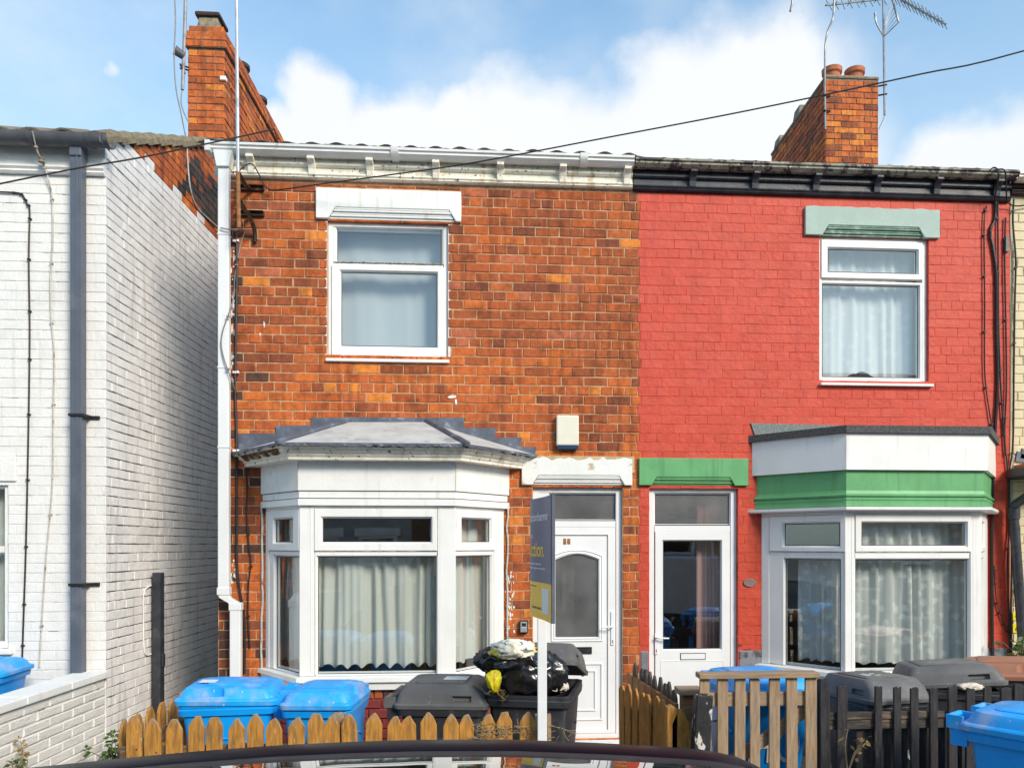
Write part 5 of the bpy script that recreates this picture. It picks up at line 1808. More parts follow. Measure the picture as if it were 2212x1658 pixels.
wheelie_bin('brown lidded garden waste bin under the red house bay corner', at(2185, 5.75), radians(60), m_blackbin, m_brownlid, 'recycling', group=gk and None, lid=radians(3))
wheelie_bin('blue wheelie bin out on the pavement in front of the black fence', Vector((3.02, 4.03, 0)), radians(36), m_blue, m_blue_worn, group=gb, scale=1.0)
wheelie_bin('blue wheelie bin at the left edge behind the white garden wall', Vector((XG - .80, 6.85, 0)), radians(95), m_blue, m_blue_worn, group=gb, scale=.94)

# ------------------------------------------------------------------ rubbish bags
def blob(name, label, cat, c, size, mat, seed, crease=.28, freq=2.6, sub=4, flat=0.0, fold=(1, 1, .7), taper=0.0):
    bm = bmesh.new()
    bmesh.ops.create_icosphere(bm, subdivisions=sub, radius=1)
    rng = random.Random(seed)
    of = Vector((rng.uniform(0, 50), rng.uniform(0, 50), rng.uniform(0, 50)))
    for v in bm.verts:
        p = v.co.copy()
        r1 = 1 - abs(mnoise.noise(Vector((p.x * freq * fold[0], p.y * freq * fold[1], p.z * freq * fold[2])) + of)) * 2
        r2 = 1 - abs(mnoise.noise(Vector((p.x * freq * 2.6 * fold[0], p.y * freq * 2.6 * fold[1], p.z * freq * 2.6 * fold[2])) + of * 2)) * 2
        k = 1 + crease * (.55 * r1 + .16 * r2 - .3) + .14 * mnoise.noise(p * 1.2 + of)
        tp = 1 - taper * (1 - (p.z + 1) / 2)
        v.co = Vector((p.x * k * size[0] * tp, p.y * k * size[1], max(p.z * k * size[2], -size[2] * (1 - flat))))
    me = bpy.data.meshes.new(name)
    bm.to_mesh(me)
    bm.free()
    me.materials.append(mat)
    me.polygons.foreach_set('use_smooth', [True] * len(me.polygons))
    o = bpy.data.objects.new(name, me)
    C.objects.link(o)
    o.location = c
    return tag(o, label, cat)
blob('rubbish_bag', 'shiny black refuse sack bulging out of the overflowing bin', 'rubbish bag', P(1138, 1456, 5.25), (.27, .17, .17), m_bag_black, 3, .34, 2.3, 5, fold=(1.25, 1.25, .42))
blob('rubbish_bag', 'loose black sack top folded over on the overflowing heap', 'rubbish bag', P(1106, 1426, 5.20), (.22, .14, .105), m_bag_black, 8, .40, 2.0, 5, fold=(1.2, 1.2, .6))
blob('carrier_bag', 'crumpled white and yellow printed bag on top of the heap', 'bag', P(1108, 1402, 5.10), (.140, .075, .058), m_bag_white, 5, .62, 2.2, 5, fold=(1.2, 1.2, .7))
blob('carrier_bag', 'crumpled bright yellow bag hanging between the two charcoal bins', 'bag', P(1067, 1472, 5.02), (.062, .040, .070), m_bag_yellow, 6, .55, 1.8, 4, fold=(1.6, 1, .4), taper=.6)
blob('paper_rubbish', 'cream tissue rubbish at the right of the overflowing bin', 'rubbish', P(1203, 1481, 5.24), (.075, .07, .04), m_bag_cream, 7, .5, 2.6, 4)
blob('paper_rubbish', 'torn cream paper poking from the ajar lid behind black fence', 'rubbish', P(2095, 1482, 5.45), (.10, .05, .026), m_bag_cream, 17, .6, 3.0, 4)
rng = random.Random(21)
m = MB()
for k in range(70):
    t_ = rng.random()
    c = P(1068 + 22 * t_ + rng.gauss(0, 4), 1478 + 30 * t_ + rng.gauss(0, 5), 5.08 + rng.uniform(-.03, .03))
    a = Vector((rng.gauss(0, 1), rng.gauss(0, 1), rng.gauss(0, 1))).normalized() * rng.uniform(.008, .02)
    b = Vector((rng.gauss(0, 1), rng.gauss(0, 1), rng.gauss(0, 1))).normalized() * rng.uniform(.005, .012)
    m.quad(c - a - b, c + a - b * .4, c + a + b, c - a + b * .6)
tag(m.build('plant_debris', [m_leaf_dry], None, origin=P(1080, 1495, 5.08)), 'dry brown plant debris spilling between the two charcoal bins', 'debris')

# ------------------------------------------------------------------ picket fences
def picket_mesh(w, h, th, mat, tip=.075, blunt=.0, seed=0, nails=0.0):
    rng = random.Random(seed)
    m = MB()
    j = lambda k: rng.uniform(-k, k)
    top = [(w / 2, h - tip + j(.008)), (w * .30, h - tip * .42 + j(.006)), (w * .07 + blunt, h - blunt * .6 + j(.004)), (-w * .07 - blunt * rng.random(), h - blunt * .9 + j(.006)), (-w * .30, h - tip * .42 + j(.006)), (-w / 2, h - tip + j(.008))]
    m.prism([(-w / 2, .02), (w / 2, .02)] + top, 0, th)
    me = bpy.data.meshes.new('picket')
    me.from_pydata(m.v, [], m.f)
    me.materials.append(mat)
    me.materials.append(m_rust)
    bm = bmesh.new()
    bm.from_mesh(me)
    bmesh.ops.recalc_face_normals(bm, faces=bm.faces)
    bmesh.ops.bevel(bm, geom=bm.edges[:], offset=.003, segments=1, affect='EDGES', clamp_overlap=True)
    if nails:
        for k in range(2):
            x, z, q = (k - .5) * w * .42 + j(.006), nails + (k - .5) * .03 + j(.008), rng.uniform(.003, .0055)
            f = bm.faces.new([bm.verts.new((x + q * cos(a), -th - .0012, z + q * 1.3 * sin(a))) for a in [2 * pi * i / 6 for i in range(6)]])
            f.material_index = 1
    bm.to_mesh(me)
    bm.free()
    return me
def fence_run(t, a, b, n, h, w, mats, rails, rail_mat, th=.019, tip=.075, seed=1, posts=(), hts=None, flip=1, name='picket', post_mat=None, nails=0.0):
    a, b = Vector(a), Vector(b)
    d = (b - a).normalized()
    ang = math.atan2(d.y, d.x)
    rng = random.Random(seed)
    meshes = [picket_mesh(w * rng.uniform(.92, 1.07), h, th, rng.choice(mats), tip, rng.choice([.0, .002, .008, .016]), seed * 40 + k, nails) for k in range(14)]
    for i in range(n):
        p = a.lerp(b, (i + .5) / n)
        o = bpy.data.objects.new(name, meshes[i % 14 if i < 14 else rng.randrange(14)])
        C.objects.link(o)
        o.parent = t
        o.location = p - base_of(t) + Vector((0, 0, (hts[i] if hts else rng.uniform(-.022, .014))))
        o.rotation_euler = (rng.uniform(-.015, .015), rng.uniform(-.024, .024), ang)
    nrm = Vector((-d.y, d.x, 0)) * flip
    L_ = (b - a).length
    for zr in rails:
        m = MB(a + nrm * .001, d, nrm)
        m.box(-.03, L_ + .02, .001, .034, zr - .042, zr + .042)
        m.build('rail', rail_mat, t, bevel=.004)
    for s, hh in posts:
        m = MB(a, d, nrm)
        m.box(s - .04, s + .04, .036, .115, 0, hh)
        m.build('post', post_mat or rail_mat, t, bevel=.006)
YFence = 4.78
pf = thing('picket_fence', 'low golden brown picket fence along the front of the orange house', 'fence', (0, YFence, 0))
fa, fb_ = P(268, 1560, YFence), P(1157, 1560, YFence)
fa.z = fb_.z = 0
hp_ = 2 - (1541 - PV) / F * P(700, 1541, YFence).dot(Vector((sin(TH), cos(TH), 0))) - 0
fence_run(pf, fa, fb_, 21, hp_, .0955, [m_picket], (.32, .74), m_rail, tip=.07, seed=3, nails=.74, posts=((.02, .72), (1.35, .72)), post_mat=m_picket)
for u, v in ((1099, 1512 + 20), (1176, 1530)):
    pass
ex = P(1172, 1540, YFence + .05)
pm = picket_mesh(.10, ex.z + .0, .07, m_pallet, tip=.004, seed=77)
put('post', pm, pf, (ex.x, YFence + .06, 0))
p_ = P(734, 1535, YFence + .12)
put('post', picket_mesh(.085, p_.z, .07, m_pallet, tip=.004, seed=78), pf, (p_.x, YFence + .10, 0))
pf2 = thing('picket_fence', 'short golden picket fence running back beside the alley', 'fence', (fa.x, 5.3, 0))
fence_run(pf2, (fa.x - .075, 4.88, 0), (fa.x + .02, 6.15, 0), 9, .935, .10, [m_picket], (.35, .72), m_rail, seed=5, flip=-1)
pf3 = thing('picket_fence', 'golden picket fence running back from street between the two doors', 'fence', (1.1, 5.6, 0))
qa, qb = P(1342, 1478, 6.15), P(1462, 1524, 5.2)
zq = 2 - (1500 - PV) / F * 5.65
fence_run(pf3, (qa.x, qa.y, 0), (qb.x, qb.y, 0), 8, zq, .098, [m_picket], (.3, .7), m_rail, seed=6, tip=.05)
pe = P(1468, 1530, 5.02)
put('picket', picket_mesh(.115, pe.z, .03, m_picket, tip=.09, seed=90), pf3, (pe.x, pe.y, 0))
put('post', picket_mesh(.07, pe.z + .02, .07, m_picket, tip=.01, seed=91), pf3, (pe.x - .055, pe.y + .04, 0))
pf4 = thing('picket_fence', 'dark pointed picket fence with brown stained stripe before the red house door', 'fence', (1.2, 6.0, 0))
qa, qb = P(1366, 1428, 6.62), P(1470, 1484, 5.36)
z4 = 2 - (1455 - PV) / F * 6.0
fence_run(pf4, (qa.x, qa.y, 0), (qb.x, qb.y, 0), 10, z4, .095, [m_greypicket], (), m_rail, seed=8, tip=.085)
d4 = (qb - qa).normalized()
d4.z = 0
d4.normalize()
for zr, mt, hh in ((z4 - .17, m_darkpicket, .062), (z4 - .36, m_greypicket, .05)):
    m = MB((qa.x, qa.y, 0), d4, Vector((d4.y, -d4.x, 0)))
    L_ = (Vector((qb.x, qb.y, 0)) - Vector((qa.x, qa.y, 0))).length
    k = 0
    s = -.02
    while s < L_:
        m.box(s, min(s + .09, L_ + .03), .021, .045 + .003 * (k % 2), zr - hh, zr + hh)
        s += .094
        k += 1
    m.build('rail', mt, pf4, bevel=.003)

# ------------------------------------------------------------------ pallet gate, black fence, loose posts
YG = 4.92
gt_ = thing('pallet_gate', 'raw timber pallet board gate standing before the blue bin', 'gate', (P(1637, 1500, YG).x, YG, 0))
def zg(v, Y=YG, u=1637): return P(u, v, Y).z
ztop = zg(1458)
for k, (ua, ub) in enumerate(((1509, 1530), (1548, 1571), (1584, 1607), (1619, 1640.5), (1659, 1682), (1698, 1722), (1738, 1763))):
    a, b = P(ua, 1550, YG), P(ub, 1550, YG)
    o = put('board', picket_mesh(b.x - a.x, ztop - .012, .02, m_pallet, tip=.003, seed=120 + k), gt_, ((a.x + b.x) / 2, YG + R.uniform(-.002, .002), 0), (0, R.uniform(-.006, .006), 0))
a, b = P(1507, 1462, YG), P(1765, 1462, YG)
m = MB((0, YG, 0), FA, FN)
m.box(a.x, b.x, -.06, .05, ztop - .012, ztop + .022)
m.build('top_board', m_pallet_h, gt_, bevel=.004)
m = MB((0, YG, 0), FA, FN)
m.box(a.x + .03, b.x - .02, -.024, -.001, zg(1524), zg(1494))
m.build('rail', m_pallet_h, gt_, bevel=.003)
m = MB((0, YG, 0), FA, FN)
m.box(a.x + .03, b.x - .02, -.024, -.001, .10, .19)
m.build('rail', m_pallet_h, gt_, bevel=.003)
m = MB((0, YG, 0), FA, FN)
q = [P(1590, 1640, YG), P(1640, 1600, YG), P(1755, 1522, YG), P(1765, 1540, YG), P(1650, 1630, YG)]
c1, c2 = P(1560, 1665, YG), P(1748, 1533, YG)
dv = (c2 - c1).normalized()
nv = Vector((-dv.z, 0, dv.x)) * .042
m.prism([(c1.x - nv.x, c1.z - nv.z), (c2.x - nv.x, c2.z - nv.z), (c2.x + nv.x, c2.z + nv.z), (c1.x + nv.x, c1.z + nv.z)], -.046, -.025)
m.build('brace', m_pallet_h, gt_, bevel=.003)
lp = thing('timber_post', 'leaning black post with peeling paint beside the pallet gate', 'post', (P(1500, 1610, 4.86).x, 4.86, 0))
m = MB()
m.box(-.052, .052, -.05, .05, .0, zg(1497, 4.86) - .0)
o = m.build('post', m_peeled, lp, bevel=.006, local=True)
o.rotation_euler = (0, radians(3.2), 0)
bp_ = thing('timber_post', 'square box topped timber post between dark picket fence and gate', 'post', (P(1488, 1500, 5.22).x, 5.22, 0))
m = MB()
zt_ = zg(1484, 5.22, 1488)
m.box(-.055, .055, -.05, .05, .0, zt_ - .04)
m.build('shaft', m_rail, bp_, bevel=.005, local=True)
m = MB()
m.box(-.085, .085, -.08, .08, zt_ - .039, zt_)
m.build('cap', m_pallet_h, bp_, bevel=.005, local=True)
YK = 4.9
bfn = thing('slat_fence', 'black stained slat fence at the front of the red house', 'fence', (P(1950, 1500, YK).x, YK, 0))
pa = P(1772, 1464, YK + .05)
put('post', picket_mesh(.05, pa.z, .06, m_blackwood, tip=.003, seed=140), bfn, (pa.x, YK + .05, 0))
for k, (ua, ub, v) in enumerate(((1772, 1793, 1485), (1804, 1826, 1480), (1886.5, 1902, 1481), (1929, 1945, 1482.5), (1966, 1983, 1483), (2007, 2024, 1485), (2046, 2065, 1482), (2082, 2100, 1484), (2121, 2137, 1483), (2158, 2181, 1483), (2186, 2206, 1475), (2225, 2246, 1483), (2265, 2284, 1484))):
    a, b = P(ua, 1560, YK), P(ub, 1560, YK)
    zt_ = P((ua + ub) / 2, v, YK).z
    put('slat', picket_mesh(b.x - a.x, zt_, .02, m_blackwood, tip=.004, seed=150 + k), bfn, ((a.x + b.x) / 2, YK + R.uniform(-.003, .003), 0), (0, R.uniform(-.008, .008), 0))
for k, (ua, ub, v) in enumerate(((1850, 1866, 1540), (1868, 1884, 1546), (1912, 1926, 1566), (1950, 1962, 1566), (1990, 2004, 1566), (2030, 2043, 1566), (2068, 2080, 1566))):
    a, b = P(ua, 1600, YK + .04), P(ub, 1600, YK + .04)
    zt_ = P((ua + ub) / 2, v, YK + .04).z
    put('slat', picket_mesh(b.x - a.x, zt_, .018, m_blackwood, tip=.004, seed=170 + k), bfn, ((a.x + b.x) / 2, YK + .062, 0))
for va, vb, yy in ((1536, 1552, .0), (1554, 1573, .006)):
    m = MB((0, YK + .001 + yy, 0), FA, FN)
    m.box(P(1790, 1540, YK).x, P(2300, 1540, YK).x, -.030, -.001, P(1950, vb, YK).z, P(1950, va, YK).z)
    m.build('rail', m_blackwood_h, bfn, bevel=.004)
m = MB((0, YK, 0), FA, FN)
m.box(P(1790, 1540, YK).x, P(2300, 1540, YK).x, -.030, -.001, .14, .21)
m.build('rail', m_blackwood_h, bfn, bevel=.004)

# black steel post in the alley
Ya = PX(341, 1300, XG + .07).y
apost = thing('gate_post', 'tall black square post against the white gable in the alley', 'post', (XG + .075, Ya, 0))
m = MB()
zt_ = P(347, 1236, Ya).z
m.box(-.042, .042, -.05, .05, 0, zt_)
m.build('shaft', m_black_paint, apost, bevel=.005, local=True)
m = MB()
m.box(.043, .06, -.03, .03, zt_ * .42, zt_ * .50)
m.build('latch', m_black_paint, apost, bevel=.004, local=True)

# white garden wall running out from the corner of the white house
zgw = PX(214, 1452, XG + .004).z
gw_ = thing('garden_wall', 'low white painted block garden wall with pale coping, bottom left', 'wall', (XG - .1, 5.9, 0))
m = MB()
m.box(XG - .20, XG - .006, -(YF - .012), -4.3, -.1, zgw - .065)
core = m.build('core', m_white_joint, gw_)
m_block_white = M('white_rockfaced_block', (0.74, 0.72, 0.68), 0.7, 0.05, 7, 0.9, 26, stain=(0.60, 0.57, 0.50), sscale=3, slo=0.55, shi=0.8, stretch=(1, 1, 2.5))
place_bricks(core, (XG, 4.3, 0), GA, GN, lay(0, YF - .012 - 4.3, -.06, zgw - .067, course=.082, bl=.34, joint=.008, header=0), lambda s, z, r: 0, [m_block_white], 70, ch=.008, proud=.004, jit=.004)
m = MB()
y = 4.3
while y < YF - .03:
    y2 = min(y + .62, YF - .013)
    m = MB()
    m.box(XG - .235, XG + .034, -(y + .003), -(y2 - .003), zgw - .064, zgw + R.uniform(-.004, .002))
    m.build('coping_stone', m_white_paint, gw_, bevel=.008)
    y = y2

# ------------------------------------------------------------------ things on the walls
al = thing('alarm_box', 'cream burglar alarm box with a blue base above the white door', 'alarm box', P(1226, 935, YF - .01))
a = prect(1202, 897, 1250, 962, .05)
m = MB(FO, FA, FN)
m.box(a[0], a[1], .004, .075, a[2], a[3])
m.build('cover', m_cream_paint if False else M('cream_plastic', (0.72, 0.70, 0.58), 0.45, 0.04, 4), al, bevel=.012)
m = MB(FO, FA, FN)
m.prism([(a[0] + .008, a[2] - .036), (a[1] - .008, a[2] - .036), (a[1] - .002, a[2] - .001), (a[0] + .002, a[2] - .001)], .004, .066)
m.build('strobe', M('dark_blue_lens', (0.025, 0.05, 0.12), 0.25, 0.1, 4), al, bevel=.006)
ks = thing('key_safe', 'small grey key safe on the brick pier beside the bay', 'key safe', P(1131, 1353, YF - .01))
a = prect(1121.5, 1340, 1141, 1367, .03)
m = MB(FO, FA, FN)
m.box(a[0], a[1], .002, .045, a[2], a[3])
m.build('case', m_rubber, ks, bevel=.012)
m = MB(FO, FA, FN)
w_ = a[1] - a[0]
m.ring((a[0] + .012, a[1] - .012, a[2] + .012, a[3] - .008), (a[0] + .025, a[1] - .025, a[2] + (a[3] - a[2]) * .55, a[3] - .025), .056, .046, .04, .004)
m.box(a[0] + .0255, a[1] - .0255, .04, .054, a[2] + .014, a[2] + (a[3] - a[2]) * .545)
m.build('front_cover', m_steel, ks, bevel=.003)
pq = P(1620, 1258, YF - .01)
pq_t = thing('door_plaque', 'small dull grey plaque on the red pier between door and bay', 'plaque', pq)
m = MB(FO, FA, FN)
m.prism([(pq.x + .065 * cos(2 * pi * k / 20), pq.z + .042 * sin(2 * pi * k / 20)) for k in range(20)], .004, .014)
m.build('plate', M('dull_plaque', (0.20, 0.13, 0.12), 0.5, 0.2, 9, stain=(0.34, 0.30, 0.29), sscale=18), pq_t, bevel=.004)

# sale board on its white post
YS = 4.70
sg = thing('sale_board', 'navy and yellow property auction board on a white timber post', 'sign', (P(1171, 1500, YS).x, YS, 0))
pc_ = P(1171, 1500, YS)
m = MB()
zt_ = P(1171, 1080, YS).z
m.box(pc_.x - .028, pc_.x + .028, -(YS - .024), -(YS + .024), 0, zt_ - .03)
m.build('post', m_post_white, sg, bevel=.004)
near, farp = P(1195, 1200, 4.24), P(1149.5, 1200, 4.85)
zt1, zb1 = P(1195, 1068, 4.24).z, P(1195, 1346, 4.24).z
zy = P(1195, 1262, 4.24).z
dirb = (near - farp)
dirb.z = 0
Lb_ = dirb.length
dirb.normalize()
nb = Vector((dirb.y, -dirb.x, 0))
if nb.x > 0:
    nb = -nb
oB = Vector((farp.x, farp.y, 0))
def bow(s): return .022 * sin(pi * s / Lb_) + .012 * sin(2 * pi * s / Lb_ + .6)
def panel(name, z0, z1, mat, th=.006):
    m = MB(oB, dirb, nb)
    K = 12
    f_ = [[m.w(Lb_ * k / K, bow(Lb_ * k / K) + th, z) for k in range(K + 1)] for z in (z0, z1)]
    b_ = [[m.w(Lb_ * k / K, bow(Lb_ * k / K), z) for k in range(K + 1)] for z in (z0, z1)]
    m.loft([f_[0] + b_[0][::-1], f_[1] + b_[1][::-1]])
    return m.build(name, mat, sg, smooth=True, angle=30)
p1_ = panel('board', zy, zt1, m_navy)
p2_ = panel('board', zb1, zy - .0008, m_amber)
m = MB(oB, dirb, nb)
m.box(Lb_ - .004, Lb_ + .012, -.008, .010, zb1, zt1)
m.build('edge_strip', m_slate_pipe, sg)
def curved_text(body, size, s, z, mat, parent, bold=.0):
    m = MB((0, 0, 0), (1, 0, 0), (0, 0, 1))
    tm = MB(oB, dirb, nb)
    w_ = text_mesh(body, size, tm, 0, bold)
    me_pts = []
    for v in tm.v:
        vv = Vector(v) - oB
        ss = vv.dot(dirb) + s
        me_pts.append(oB + dirb * ss + nb * (bow(ss) + .0072) + Z * (v[2] + z))
    m2 = MB()
    m2.v, m2.f, m2.m = [tuple(p) for p in me_pts], tm.f, tm.m
    m2.build('lettering', mat, parent)
Hb = zt1 - zb1
zz = lambda v: P(1180, v, 4.7).z
curved_text('Auctionhammer', .072, .06, zt1 - .135, m_ink_white, p1_, .0012)
curved_text('access a', .045, .05, zt1 - .235, m_ink_white, p1_)
curved_text('auction.', .125, .04, zt1 - .345, m_ink_amber, p1_, .002)
rng = random.Random(2)
def text_lines(parent, mat, s, z, w_, h_, n):
    m = MB(oB, dirb, nb)
    x = s
    while x < s + w_:
        ww_ = rng.uniform(.006, .016)
        hh = h_ * rng.uniform(.6, 1.0)
        m.quad(*[m.w(x + dx, bow(x + dx) + .0072, z + dz) for dx, dz in ((0, 0), (ww_, 0), (ww_, hh), (0, hh))])
        x += ww_ + rng.choice([.004, .004, .012])
    m.build('print_line', mat, parent)['kind'] = 'stuff'
text_lines(p1_, m_ink_white, .04, zt1 - .395, .33, .010, 3)
text_lines(p1_, m_ink_white, .04, zt1 - .420, .42, .010, 3)
for dz, w_ in ((.03, .22), (.055, .07), (.075, .10), (.095, .07)):
    text_lines(p2_, m_ink_dark, .04, zy - dz, w_, .009, 1)
text_lines(p2_, m_ink_dark, .17, zb1 + .055, .36, .014, 1)
m = MB(oB, dirb, nb)
m.quad(*[m.w(s_, bow(s_) + .0072, z_) for s_, z_ in ((.38, zy - .175), (.56, zy - .175), (.56, zy - .03), (.38, zy - .03))])
m.build('blank_panel', m_ink_white, p2_)

# ------------------------------------------------------------------ aerials, masts, overhead and wall cables
def cable(label, pts, r=.008, mat=None, name='cable', clips=0, cat='cable', n=4, smooth_n=5):
    m = MB()
    path = smooth_path(pts, smooth_n) if len(pts) > 2 else [Vector(p) for p in pts]
    m.tube(path, r, 6)
    c = m.build(name, mat or m_cable, None, smooth=True, origin=path[0])
    tag(c, label, cat)
    for k in range(clips):
        p = path[int((k + .5) / clips * (len(path) - 1))]
        mm = MB()
        mm.box(p.x - .012, p.x + .014, -(p.y - .010), -(p.y + .012), p.z - .006, p.z + .006)
        mm.build('cable_clip', mat or m_cable, c)
    return c
YM = YF - .30
mast = thing('aerial_mast', 'tall silver pole on rusty wall brackets at the orange house corner', 'mast', P(515, 465, YF - .02))
m = MB()
top_, bt = P(510.5, -60, YM), P(514, 372, YM)
m.tube([top_, bt], .0155, 10)
m.build('pole', m_steel, mast, smooth=True)
m = MB()
m.tube([bt, P(516, 492, YM)], .0185, 10)
m.build('pole_foot', m_rust_tube, mast, smooth=True)
for v, v2 in ((408, 0), (463, 522)):
    w0 = P(572, v, YF)
    m = MB(FO, FA, FN)
    x0 = P(512, v, YF).x
    m.box(x0, w0.x, .006, .03, w0.z - .026, w0.z + .012)
    m.box(x0, w0.x, .006, .06, w0.z + .008, w0.z + .014)
    bk = m.build('wall_bracket', m_rust, mast, bevel=.002)
    q0 = P(513, v - 38, YM)
    m = MB()
    m.tube([q0, P(530, v - 8, (YM + YF) / 2), P(541, v + 2, YF - .03)], .024, 4)
    m.tube([P(513, v + 1, YM), P(517, v + 1, YF - .02)], .015, 4)
    m.build('stay', m_rust, bk)
    if v2:
        m = MB()
        m.tube(smooth_path([P(517, 440, YM + .02), P(540, 470, YM + .14), P(550, 500, YF - .05), P(551, v2, YF - .02)]), .021, 4)
        m.build('stay', m_rust, bk)
cable('thin black loop of wire from the mast bracket over the cream fascia', [P(515, 372, YM), P(528, 358, YF - .25), P(545, 355, YF - .16), P(557, 372, YF - .10), P(572, 402, YF - .06), P(588, 411, YF - .05)], .006)
Yh = lambda u: 7.30 - (u - 590) / (2212 - 590) * 1.35
pts = [(588, 411), (620, 408), (690, 398), (855, 376), (1026, 351), (1323, 295), (1560, 250), (1781, 205), (1990, 160), (2212, 110)]
pp = [P(u, v, Yh(u)) for u, v in pts]
e_dir = (pp[-1] - pp[-2])
pp.append(pp[-1] + e_dir * 3 + Z * .2)
cable('long black overhead wire rising from orange house to the top right', pp, .0062)
m = MB()
cable('black overhead wire crossing the white house and alley from the left', [P(-200, 440, 6.2), P(0, 397, 6.35), P(170, 363, 6.5), P(300, 341, 6.62), P(445, 311, 6.8), P(520, 295, 6.95), P(593, 279, 7.1)], .0065)
hk = P(593, 279, 7.1)
cable('short dark hook holding the left overhead wire above the gutter', [hk, hk + Vector((.012, .03, -.06)), Vector((hk.x + .012, 7.2, gz_t + .02))], .006, m_rust, 'wire_hook', cat='hook')
# left stack aerial
ma = thing('aerial_mast', 'thin grey pole strapped to the left chimney with a small receiver', 'mast', P(396, 160, Yc - .05))
m = MB()
m.tube([P(402, -50, Yc - .07), P(399, 60, Yc - .07), P(394, 194, Yc - .07)], .021, 8)
m.build('pole', m_alu_old, ma, smooth=True)
m = MB()
a, b = P(377, 108, Yc - .12), P(398, 122, Yc - .06)
m.tube([a, a.lerp(b, .25), b], .062, 12, r2=.05)
m.build('receiver', m_slate_gutter, ma, smooth=True)
m = MB()
for v in (146, 152):
    m.tube([P(389, v - 4, Yc - .10), P(408, v, Yc - .02)], .012, 5)
m.tube([P(389, 138, Yc - .1), P(400, 160, Yc - .06)], .012, 5)
m.build('clamp', m_rust, ma)
cable('thin grey wire dropping past the left chimney to the tiles', [P(374, -60, Yc - .3), P(379, 40, Yc - .3), P(376, 120, Yc - .3), P(380, 190, Yc - .25), P(391, 245, Yc - .2), P(402, 300, Yc - .15)], .008, m_cable_g)
cable('short grey wire looping from pole foot to the chimney base', [P(393, 196, Yc - .07), P(391, 220, Yc - .07), P(396, 240, Yc - .05), P(407, 264, Yc - .02)], .007, m_cable_g)
# right stack: two poles and combed aerials
def yagi(t, a, b, n, el0, el1, up=None, r=.008):
    a, b = Vector(a), Vector(b)
    d = (b - a).normalized()
    m = MB()
    m.tube([a, b], .014, 6)
    bo = m.build('boom', m_alu_old, t, smooth=True)
    side = up if up is not None else d.cross(Z).normalized()
    m = MB()
    for k in range(n):
        p = a.lerp(b, (k + .5) / n)
        l = el0 + (el1 - el0) * k / n
        tw = R.uniform(-.12, .12)
        v_ = (side + d * tw).normalized()
        m.tube([p - v_ * l, p + v_ * l], r, 4)
        if k % 2:
            w_ = (side.cross(d) + d * R.uniform(-.2, .2)).normalized()
            m.tube([p - w_ * l * .5, p + w_ * l * .5], r * .8, 4)
    m.build('element', m_alu_old, bo)['kind'] = 'stuff'
mp_ = thing('aerial_mast', 'bent grey pole standing at the left face of the right chimney', 'mast', P(1783, 275, Yr - .06))
m = MB()
m.tube(smooth_path([P(1805, -60, Yr - .06), P(1802, 0, Yr - .06), P(1799, 40, Yr - .06), P(1786, 75, Yr - .06), P(1782, 130, Yr - .06), P(1783, 280, Yr - .06)]), .015, 8)
m.build('pole', m_alu_old, mp_, smooth=True)
m = MB()
for v in (207, 240):
    m.tube([P(1781, v, Yr - .07), P(1792, v, Yr - .0)], .02, 6)
m.build('clamp', m_rust, mp_)
yagi(mp_, P(1783, 12, Yr - .06), P(1915, -3, Yr + .1), 9, .10, .12, up=Vector((.35, -.2, -1)).normalized())
m2_ = thing('aerial_mast', 'straight brown pole with a long combed aerial at the right chimney', 'mast', P(1911, 245, Yr + .05))
m = MB()
m.tube([P(1907, -60, Yr + .05), P(1909, 90, Yr + .05), P(1911, 249, Yr + .05)], .016, 8)
m.build('pole', m_alu_old, m2_, smooth=True)
m = MB()
for v in (183, 203):
    m.tube([P(1893, v + 4, Yr + .05), P(1916, v, Yr + .04)], .013, 5)
m.build('clamp', m_rust, m2_)
yagi(m2_, P(1925, -12, Yr + .05), P(2043, 53, Yr - .7), 15, .17, .10, up=Vector((-.35, .2, 1)).normalized())
m = MB()
m.tube([P(1925, -10, Yr), P(1941, 48, Yr)], .016, 6)
m.tube([P(1940, 50, Yr), P(1911, 78, Yr + .04)], .008, 5)
for k in range(6):
    m.tube([P(1925 + 3 * k, 8 * k, Yr), P(1912, 45 + 6 * k, Yr)], .005, 4)
m.tube(smooth_path([P(1890, 28, Yr + .02), P(1893, 50, Yr + .02), P(1907, 76, Yr + .05)]), .018, 6, r2=.01)
m.build('reflector', m_alu_old, m2_)
m3_ = thing('aerial_mast', 'tip of a grey aerial rod at the top edge above the cloud', 'mast', P(1708, 24, Yr + 1))
m = MB()
m.tube([P(1712, -60, Yr + 1), P(1711, 8, Yr + 1), P(1707, 25, Yr + 1)], .018, 8)
m.build('pole', m_alu_old, m3_, smooth=True)
cable('fine wire curling from brown pole to the chimney brickwork', [P(1911, 249, Yr + .04), P(1906, 262, Yr + .05), P(1898, 280, Yr + .1)], .005, m_cable_g)
# cables fixed down the house fronts
cw = lambda u, v, d=.016: P(u, v, YF - d)
cable('black cable clipped down the white house front beside the grey pipe', [cw(-30, 414), cw(30, 416), cw(48, 421), cw(58, 440), cw(64, 458), cw(62, 560), cw(64, 700), cw(63, 830), cw(60, 1000), cw(56, 1180), cw(51, 1330), cw(48, 1420)], .0075, clips=14)
cable('dirty white cable wandering down the white house front', [P(70, 284, YF - .24), P(80, 325, YF - .14), P(92, 350, YF - .08), cw(104, 385, .05), cw(112, 430), cw(114, 520), cw(109, 600), cw(110, 680), cw(117, 770), cw(115, 900), cw(113, 1050), cw(100, 1200), cw(90, 1350), cw(85, 1440)], .007, m_cable_w, clips=8)
m = MB()
c_ = P(90, 346, YF - .10)
m.lathe(c_ - Z * .03, [(.0, 0), (.03, .01), (.016, .03), (.028, .05), (0, .065)], 10)
